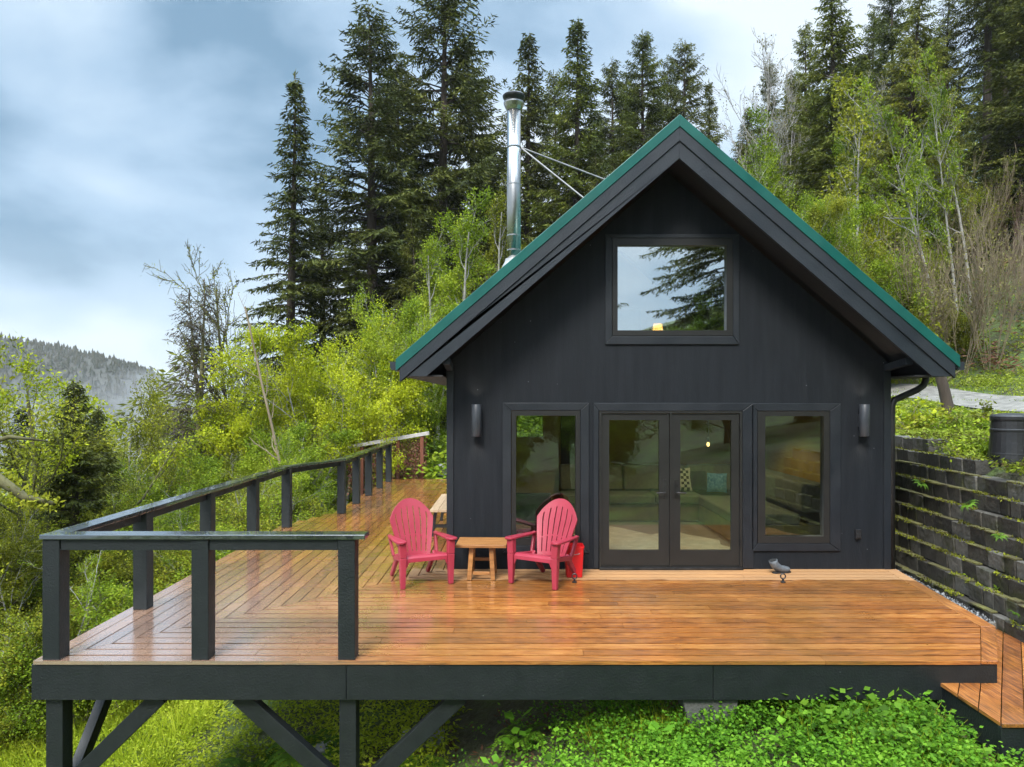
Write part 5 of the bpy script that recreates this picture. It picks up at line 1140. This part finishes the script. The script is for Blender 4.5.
# right bank bushes
G4 = 'bushes on the right bank'
rb = [('thicket', 890, 27, 212, .8, 'maple', 'twig_tan', 'yellow green bush over the lower right roof slope'), ('twigs', 908, 22.5, 228, 1.15, 'buds', 'twig_tan', 'tan twiggy bush below the yellow green bush'),
    ('withies', 992, 22, 172, .9, 'buds', 'twig_tan', 'tall tan leafless saplings standing left of the right edge'), ('withies', 1030, 24, 190, .7, 'buds', 'twig', 'pinkish leafless saplings cut by the right edge'),
    ('twigs', 958, 22.5, 205, 1.1, 'buds', 'twig_tan', 'brown twiggy bush left of the pinkish saplings'), ('twigs', 930, 28, 185, .9, 'buds', 'twig_tan', 'tan twiggy bush in front of the white alders'),
    ('twigs', 975, 29, 150, .8, 'leaf_olive', 'twig_tan', 'tan saplings under the long bare trunk'), ('bush', 872, 22, 285, .9, 'leaf_olive', 'twig_tan', 'olive shrub just above the right roof slope'),
    ('bush', 925, 24, 292, .8, 'leaf_olive', 'twig_tan', 'low brownish shrub on the bank beyond the roof corner'), ('bush', 962, 24, 300, .8, 'leaf_olive', 'twig_tan', 'low shrub beneath the pinkish saplings'),
    ('thicket', 850, 24, 235, .9, 'leaf_mid', 'twig_tan', 'green bush tight behind the right roof slope'), ('twigs', 1008, 29, 165, .8, 'buds', 'twig', 'thin brown saplings at the right edge below the dark firs')]
for pr, x, Y, tp, wf, lf, bk_, lb in rb: brd(pr, lb, x, Y, tp, wf, lf, bk_, G4, 'shrub', 'shrub')
for i, (x, Y, H_, lf, lb) in enumerate([(906, 13.2, .45, 'leaf_mid', 'leafy weed patch on the bank just past the cabin corner'), (932, 12.6, .55, 'leaf_olive', 'olive weed patch left of the grey leaning trunk'), (968, 12.2, .5, 'leaf_mid', 'leafy weeds between the leaning trunk and the compost bin'), (1012, 12.5, .6, 'leaf_olive', 'olive weeds behind the compost bin'),
        (918, 14.2, .6, 'maple', 'yellow tinged weed patch beside the gravel track'), (975, 9.6, .35, 'leaf_mid', 'small leafy weed on the wall top left of the compost bin'), (1012, 8.0, .35, 'leaf_mid', 'leafy sprig in front of the compost bin'), (950, 11.6, .35, 'leaf_mid', 'leafy weed at the step in the block wall')]):
    tree('weed', 'weed', 'plant', lb, x=x, Y=Y, H=H_, wf=1.3, leaf=lf, bark='twig_tan', group='weeds on the right bank', sink=.05)
# trees across the clearing behind the viewer, mirrored in the panes
for i, (pr, X, Y, H_, lf, lb) in enumerate([('ragged2', 8.5, -9, 17, 'fir', 'ragged fir mirrored at the right of the upper window'), ('dense', 13, -13, 20, 'fir', 'dense fir mirrored at the right edge of the upper window'), ('ragged', 2.2, -11, 14.5, 'fir', 'thin fir mirrored at the left edge of the upper window'),
        ('dense', 4.5, -16, 6.5, 'fir_mid', 'low fir mirrored in the glass doors'), ('dense', -1.5, -20, 9, 'fir_mid', 'dark fir mirrored in the left window'), ('maple', 8, -7, 6, 'leaf_mid', 'green maple mirrored in the right window'), ('maple', -5, -12, 8, 'leaf_mid', 'green tree mirrored in the left window'), ('maple', 3, -7, 4, 'leaf_mid', 'round green tree mirrored low in the glass doors'), ('maple', 12, -4, 4.5, 'maple', 'yellow green tree mirrored low in the right window'), ('maple', -1, -9, 4.5, 'leaf_mid', 'low green tree mirrored in the left door leaf'), ('dense', 16, -9, 15, 'fir', 'far fir mirrored in the right window')]):
    tree(pr, 'conifer_tree' if lf[:3] == 'fir' else 'broadleaf_tree', 'conifer' if lf[:3] == 'fir' else 'tree', lb, X=X, Y=Y, H=H_, leaf=lf, group='trees behind the viewer')

# woods further off that read as one mass: valley side and the slope behind
def mass(name, label, spots, leaf, seed, kind=0):
    rg = np.random.default_rng(seed); Ps, Ds, Ls, Ws = [], [], [], []
    for X, Y, H_, R_t in spots:
        zb = float(terrain(X, Y)); n = 900
        t = rg.uniform(0, 1, n); a = rg.uniform(0, 6.283, n); r = R_t * (1 - t) ** .8 * rg.uniform(.2, 1, n) ** .5 if kind == 0 else R_t * np.sqrt(np.maximum(0, 1 - (2 * t - 1) ** 2)) * rg.uniform(.3, 1, n) ** .5
        z = zb + H_ * ((.08 + .92 * t) if kind == 0 else (.25 + .75 * t)); P = np.stack([X + r * np.cos(a), Y + r * np.sin(a), z - .25 * r * (kind == 0)], -1)
        D = np.stack([np.cos(a), np.sin(a), np.full(n, -.25)], -1) + rg.normal(0, .5, (n, 3)); Ps.append(P); Ds.append(D); Ls.append(rg.uniform(.5, 1.1, n) * H_ / 15); Ws.append(rg.uniform(.14, .3, n) * H_ / 15)
    P = np.concatenate(Ps); o = link(name, blades_mesh(name, P, np.concatenate(Ds), rg.normal(0, .6, P.shape) + [0, 0, 1], np.concatenate(Ls), np.concatenate(Ws)), M[leaf]); return tag(o, label, kind='stuff')
rg = np.random.default_rng(77)
mass('woods', 'dark distant firs massed on the slope behind the tall trees', [(rg.uniform(-12, 75), Y, rg.uniform(13, 19), rg.uniform(2.2, 3.2)) for Y in rg.uniform(52, 90, 75)], 'fir', 5)
mass('hedge_woods', 'dark green woods across the clearing behind the viewer', [(x_, y_, 6.2, 2.3) for x_, y_ in zip(np.linspace(-14, 24, 34), rg.uniform(-24, -15, 34))], 'fir_mid', 9, 1)
mass('valley_woods', 'grey green woods down in the misty valley at the left', [(-rg.uniform(.42, .85) * Y, Y, rg.uniform(8, 15), rg.uniform(2, 3.6)) for Y in rg.uniform(48, 190, 110)], 'leaf_olive', 6, 1)
mass('slope_woods', 'light green woods on the slope left of the cabin', [(-rg.uniform(.10, .42) * Y, Y, rg.uniform(4, 7), rg.uniform(1.6, 2.6)) for Y in rg.uniform(28, 44, 46)], 'leaf_mid', 8, 1)

# ------------------------------------------------------------------ ground cover
def blocked(x, y):
    d = (x > -4.1) & (x < 5.2) & (y > YF + .9) & (y < YE) ; d &= ~((x < -3.4) & (y > 13.5)) ; d &= ~((y > 14.5) & (x > HX0))
    w_ = (x > wallX(y) - 1.0) & (x < wallX(y) + .85) & (y < 15); p = (x > 3.55) & (x < 6.3) & (y > 5.2) & (y < 7.6)
    rd = np.abs(road_u(x, y)) < 1.45
    return d | w_ | p | rd
def sample(n, x0, x1, y0, y1, rg, powr=1.):
    y = y0 * (y1 / y0) ** rg.uniform(0, 1, n) if powr else rg.uniform(y0, y1, n); x = rg.uniform(x0, x1, n) * (y if powr else 1); return x, y
def leafy(name, label, x, y, mt, leaf, h, k, seed, flat=.8, spread=.1, mid=.45, fold=0., size_grow=0.):
    """k leaves on each small plant"""
    rg = np.random.default_rng(seed); z = terrain(x, y); n = len(x); hh = h * rg.uniform(.3, 1.2, n); sc = 1 + size_grow * np.maximum(0, y - 6)
    P0 = np.repeat(np.stack([x, y, z], -1), k, 0); hk = np.repeat(hh * np.minimum(sc, 2), k) * rg.uniform(.35, 1, n * k); a = rg.uniform(0, 6.283, n * k); s = np.repeat(sc, k)
    P = P0 + np.stack([np.cos(a) * spread * s * rg.uniform(.1, 1, n * k), np.sin(a) * spread * s * rg.uniform(.1, 1, n * k), hk], -1)
    D = np.stack([np.cos(a), np.sin(a), rg.normal(0, .45, n * k)], -1); N = rg.normal(0, 1 - flat, (n * k, 3)) + [0, 0, 1]
    return tag(link(name, blades_mesh(name, P, D, N, leaf[0] * s * rg.uniform(.6, 1.25, n * k), leaf[1] * s * rg.uniform(.7, 1.2, n * k), fold, mid), M[mt]), label, kind='stuff')
def grassy(name, label, x, y, h, w, k, seed, mt='grass', grow=.06):
    rg = np.random.default_rng(seed); n = len(x); z = terrain(x, y); sc = np.repeat(1 + grow * np.maximum(0, y - 6), k); P = np.repeat(np.stack([x, y, z - .02], -1), k, 0) + rg.normal(0, .05, (n * k, 3)) * [1, 1, .1] * sc[:, None]
    D = rg.normal(0, .45, (n * k, 3)) + [0, 0, 1.]; N = rg.normal(0, 1, (n * k, 3)) * [1, 1, .2]
    return tag(link(name, blades_mesh(name, P, D, N, h * sc * rg.uniform(.5, 1.3, n * k), w * sc * rg.uniform(.7, 1.3, n * k), 0, .35), M[mt]), label, kind='stuff')
rg = np.random.default_rng(31)
# bright plants in front of the deck, right half
x = rg.uniform(-.9, 5.2, 4600); y = rg.uniform(4.2, 7.0, 4600); prob = (.45 + .55 * (np.sin(x * 2.7 + y) + np.sin(y * 3.9 - x * 1.7) > -.5)) * np.clip((x + .2) / 1.4, .05, 1) * np.clip(1.25 - (y - 6.1) * 1.1, .1, 1); k = (rg.uniform(0, 1, 4600) < prob) & ~((x > 3.5) & (y > 5.15))
leafy('ground_cover', 'bright green leafy plants growing in front of the deck', x[k], y[k], 'plant', (.034, .027), .24, 24, 1, .4, .10, .5, .003)
x = rg.uniform(-.6, 4.6, 420); y = rg.uniform(4.4, 5.8, 420); k = ~((x > 3.5) & (y > 5.1)); leafy('taller_plants', 'taller leafy stems among the bright plants below the deck', x[k], y[k], 'plant', (.042, .03), .22, 24, 2, .6, .09, .5)
x = rg.uniform(.6, 5.2, 900); y = rg.uniform(4.2, 6.4, 900); k = ~((x > 3.5) & (y > 5.1)) & (np.sin(x * 2.1 + 1) + np.sin(y * 3.3) > -.2); grassy('grass_tufts', 'thin grass blades among the bright plants below the deck', x[k], y[k], .24, .009, 9, 12, 'grass')
x = rg.uniform(-1.4, 4.8, 260); y = rg.uniform(4.6, 7.4, 260); leafy('leaf_litter', 'brown fallen leaves and twigs on the soil under the deck', x, y, 'litter', (.07, .022), .05, 9, 13, .8, .12)
x = rg.uniform(-.4, 5.1, 800); y = rg.uniform(4.3, 6.2, 800); k = ~((x > 3.5) & (y > 5.1)) & (np.sin(x * 1.7 + 2.) + np.sin(y * 2.9 + x) > .1); leafy('broad_weeds', 'darker broad leaved weeds scattered through the bright plants', x[k], y[k], 'fern', (.085, .06), .3, 8, 14, .4, .09, .5, .006)
# ferny slope on the left and under the deck
x = rg.uniform(-11, -.6, 6500); y = rg.uniform(4.2, 12.5, 6500); k = ~((x > -4.0) & (y > 9.6)); leafy('slope_plants', 'yellow green mossy plants covering the slope left of the deck', x[k], y[k], 'grass', (.055, .024), .2, 22, 3, .3, .14)
x = rg.uniform(-12, -3.4, 5200); y = rg.uniform(4.5, 16, 5200); k = (x < -4.15); grassy('grass', 'long bright grass on the slope below the railing', x[k], y[k], .28, .018, 7, 4)
# right bank above the wall
x, y = sample(15000, .05, .95, 7.5, 40, rg); k = (x > wallX(y) + .45) & ~blocked(x, y); leafy('undergrowth', 'mixed green brown undergrowth on the bank above the block wall', x[k], y[k], 'bramble', (.06, .03), .10, 12, 5, .3, .14, size_grow=.03)
x, y = sample(9000, .2, .95, 9, 40, rg); u = road_u(x, y); k = (np.abs(u) < .30) & (rg.uniform(0, 1, len(x)) < .4) | ((u > 1.2) & (u < 3.6)) | ((u < -1.2) & (u > -1.9)); k &= (x > wallX(y) + .5)
grassy('verge_grass', 'short bright grass on the verge and centre strip of the gravel track', x[k], y[k], .06, .012, 12, 6, 'leaf_mid')
x, y = sample(500, .42, .9, 20, 34, rg); k = road_u(x, y) > 3.2; leafy('dead_bracken', 'reddish dead bracken on the upper right bank', x[k], y[k], 'litter', (.14, .035), .35, 12, 7, .3, .3, size_grow=.04)
# behind the deck and around the forest floor
x, y = sample(9000, -.75, .15, 12, 42, rg); k = ~blocked(x, y) & ((x < -4.2) | (y > 19.9)); leafy('forest_floor_plants', 'light green forest floor plants behind the deck', x[k], y[k], 'leaf_mid', (.11, .07), .45, 9, 8, .5, .2, size_grow=.05)

# separate ferns and plants
def fern_mesh(seed, n=11, L_=.75):
    rg = np.random.default_rng(seed); Ps, Ds, Ns, Ls, Ws = [], [], [], [], []
    for k in range(n):
        a = 2 * math.pi * k / n + rg.uniform(-.2, .2); d = np.array([math.cos(a), math.sin(a), 0]); sd = np.array([-d[1], d[0], 0]); l = L_ * rg.uniform(.75, 1.15); q = np.linspace(.08, 1, 22)
        sp = d[None] * (l * q * .85)[:, None] + np.array([0, 0, 1.])[None] * (l * (1.05 * q - 1.15 * q ** 2.1))[:, None]
        for s in (-1, 1):
            w = .20 * l * np.sin(np.clip(q * 1.05, 0, 1) * math.pi) ** .7 * (1.1 - .5 * q) + .01; Ps.append(sp); Ds.append(np.repeat((sd * s + d * .35)[None], 22, 0) + [0, 0, -.15]); Ns.append(np.repeat(np.array([[0, 0, 1.]]), 22, 0) + d * .3); Ls.append(w); Ws.append(np.full(22, .042 * l / .75))
    return blades_mesh('fronds', np.concatenate(Ps), np.concatenate(Ds), np.concatenate(Ns), np.concatenate(Ls), np.concatenate(Ws), 0, .3)
ferns = [fern_mesh(1), fern_mesh(2, 9, .65)]
for f in ferns: f.materials.append(M['fern'])
fs = [(-2.55, 6.9, 1.0, 'large green fern between the two left deck braces'), (-3.3, 7.2, .9, 'fern behind the left deck brace'), (-1.95, 6.7, .8, 'fern right of the middle of the deck braces'), (-2.9, 7.9, 1.0, 'fern furthest back under the deck at the left'), (-2.15, 7.6, .9, 'fern in the shade behind the second deck brace'), (-4.6, 7.2, .8, 'fern beside the left deck corner'),
      (-5.3, 8.2, .9, 'fern on the open slope left of the corner post'), (-3.5, 6.4, .7, 'small fern at the foot of the corner post'), (-.85, 6.5, .6, 'small dark fern beside the middle post'), (.1, 6.5, .6, 'small fern under the deck right of the third brace')]
for i, (x, y, s, lb) in enumerate(fs):
    o = thing('fern', '', 'fern'); f_ = bpy.data.objects.new('fronds', ferns[i % 2]); COL.objects.link(f_); f_.parent = o; o.location = (x, y, float(terrain(x, y)) + .04); o.scale = (s,) * 3; o.rotation_euler = (rng.normal(0, .12), rng.normal(0, .12), rng.uniform(0, 6)); tag(o, lb, 'fern', 'ferns under the deck')
# hanging plants on the block wall
for i, (x, y, s, lb) in enumerate([(5.48, 8.35, .32, 'small fern growing from the block wall near its top'), (5.25, 7.5, .25, 'tiny fern growing from the upper block wall at the right edge'), (5.62, 9.6, .3, 'small fern on the block wall near the cabin'), (5.12, 7.1, .3, 'fern tuft at the foot of the block wall beside the gravel')]):
    s *= .6; o = thing('fern', '', 'fern'); f_ = bpy.data.objects.new('fronds', ferns[i % 2]); COL.objects.link(f_); f_.parent = o; o.location = (x - .1, y, [.95, .75, 1.05, .05][i]); o.scale = (s,) * 3; o.rotation_euler = (0, -.5, i); tag(o, lb, 'fern', 'ferns on the block wall')
# big leaved plants under the deck
def dock(seed):
    rg = np.random.default_rng(seed); n = 9; a = rg.uniform(0, 6.28, n); P = np.stack([np.cos(a) * .03, np.sin(a) * .03, rg.uniform(.05, .3, n)], -1); D = np.stack([np.cos(a), np.sin(a), rg.uniform(.1, .7, n)], -1)
    return blades_mesh('leaves', P, D, rg.normal(0, .2, (n, 3)) + [0, 0, 1], rg.uniform(.07, .125, n), rg.uniform(.055, .085, n), .012, .55)
dm = [dock(5), dock(6)]
for d in dm: d.materials.append(M['plant'])
for i, (x, y, s, lb) in enumerate([(.05, 6.2, 1.2, 'broad leaved bright plant right of the third deck brace'), (.35, 5.9, .9, 'broad leaved plant in the middle below the deck beam'), (-.15, 5.7, .9, 'broad leaved plant at the lower edge near the middle post'), (1.15, 5.6, 1.0, 'pale broad leaf plant left of the concrete pier'), (2.1, 5.5, .9, 'broad leaf standing out of the plants right of the pier'), (3.3, 5.75, .9, 'leafy plant pushing up beside the lower walkway')]):
    o = thing('leafy_plant', '', 'plant'); f_ = bpy.data.objects.new('leaves', dm[i % 2]); COL.objects.link(f_); f_.parent = o; o.location = (x, y, float(terrain(x, y)) + .06); o.scale = (s,) * 3; o.rotation_euler = (0, 0, i * 1.3); tag(o, lb, 'plant', 'broad leaved plants below the deck')

# ------------------------------------------------------------------ sky and light
EL, AZ_S = R_(48), R_(200)      # high veiled sun from behind the viewer's left shoulder
w = bpy.data.worlds.new('World'); SC.world = w; w.use_nodes = True; nt = w.node_tree; ns, L = nt.nodes, nt.links; ns.clear()
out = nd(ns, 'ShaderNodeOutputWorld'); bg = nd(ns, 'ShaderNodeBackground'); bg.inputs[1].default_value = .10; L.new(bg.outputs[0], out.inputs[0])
sky = nd(ns, 'ShaderNodeTexSky', sky_type='NISHITA', sun_disc=False); sky.sun_elevation = EL; sky.sun_rotation = AZ_S; sky.air_density = 1.; sky.dust_density = 1.5
tc = nd(ns, 'ShaderNodeTexCoord'); sx = nd(ns, 'ShaderNodeSeparateXYZ'); L.new(tc.outputs['Generated'], sx.inputs[0])
mp = nd(ns, 'ShaderNodeMapping'); mp.inputs['Location'].default_value = (6.5, 1.7, .4); mp.inputs['Rotation'].default_value = (-.7, .45, .3); mp.inputs['Scale'].default_value = (1., 1., 1.9); L.new(tc.outputs['Generated'], mp.inputs[0])
n1 = nd(ns, 'ShaderNodeTexNoise', i_Scale=2.3, i_Detail=6., i_Roughness=.46, i_Distortion=.25); L.new(mp.outputs[0], n1.inputs['Vector'])
r1 = ramp(ns, [(.33, (.8, 1.5, 2.2)), (.41, (1.8, 2.6, 3.45)), (.49, (2.65, 3.4, 4.15)), (.58, (4.0, 4.5, 4.95))]); L.new(n1.outputs[0], r1.inputs[0])
mx = nd(ns, 'ShaderNodeMix', data_type='RGBA'); mx.inputs[0].default_value = .92; L.new(sky.outputs[0], mx.inputs[6]); L.new(r1.outputs[0], mx.inputs[7])
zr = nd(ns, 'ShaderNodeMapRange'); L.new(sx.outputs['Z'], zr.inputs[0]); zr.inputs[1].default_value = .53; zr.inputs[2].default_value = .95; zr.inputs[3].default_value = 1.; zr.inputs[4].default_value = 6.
hr = nd(ns, 'ShaderNodeMapRange'); L.new(sx.outputs['Z'], hr.inputs[0]); hr.inputs[1].default_value = 0.; hr.inputs[2].default_value = .2; hr.inputs[3].default_value = .5; hr.inputs[4].default_value = 0.
hm = nd(ns, 'ShaderNodeMix', data_type='RGBA'); L.new(hr.outputs[0], hm.inputs[0]); L.new(mx.outputs[2], hm.inputs[6]); hm.inputs[7].default_value = (3.0, 3.6, 4.1, 1)
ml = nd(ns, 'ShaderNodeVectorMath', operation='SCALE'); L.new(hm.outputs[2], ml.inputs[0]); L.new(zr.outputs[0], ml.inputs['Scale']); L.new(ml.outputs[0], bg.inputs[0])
s = bpy.data.lights.new('sun', 'SUN'); s.energy = 2.0; s.angle = R_(18); s.color = (1, .96, .9); so = bpy.data.objects.new('sun', s); COL.objects.link(so)
# Nishita rotation is measured clockwise from +Y
d = Vector((math.sin(AZ_S) * math.cos(EL), math.cos(AZ_S) * math.cos(EL), math.sin(EL))); so.rotation_euler = d.to_track_quat('Z', 'Y').to_euler(); so.location = d * 60

vs = SC.view_settings; vs.view_transform = 'Standard'; vs.look = 'None'; vs.gamma = 1; vs.exposure = 1.25; vs.use_curve_mapping = False
SC.render.engine = 'CYCLES'; cy = SC.cycles
cy.max_bounces = 7; cy.diffuse_bounces = 3; cy.glossy_bounces = 4; cy.transparent_max_bounces = 16; cy.transmission_bounces = 3; cy.volume_bounces = 0
cy.use_denoising = True
try: cy.denoiser = 'OPENIMAGEDENOISE'
except Exception: pass
cy.sample_clamp_indirect = 6
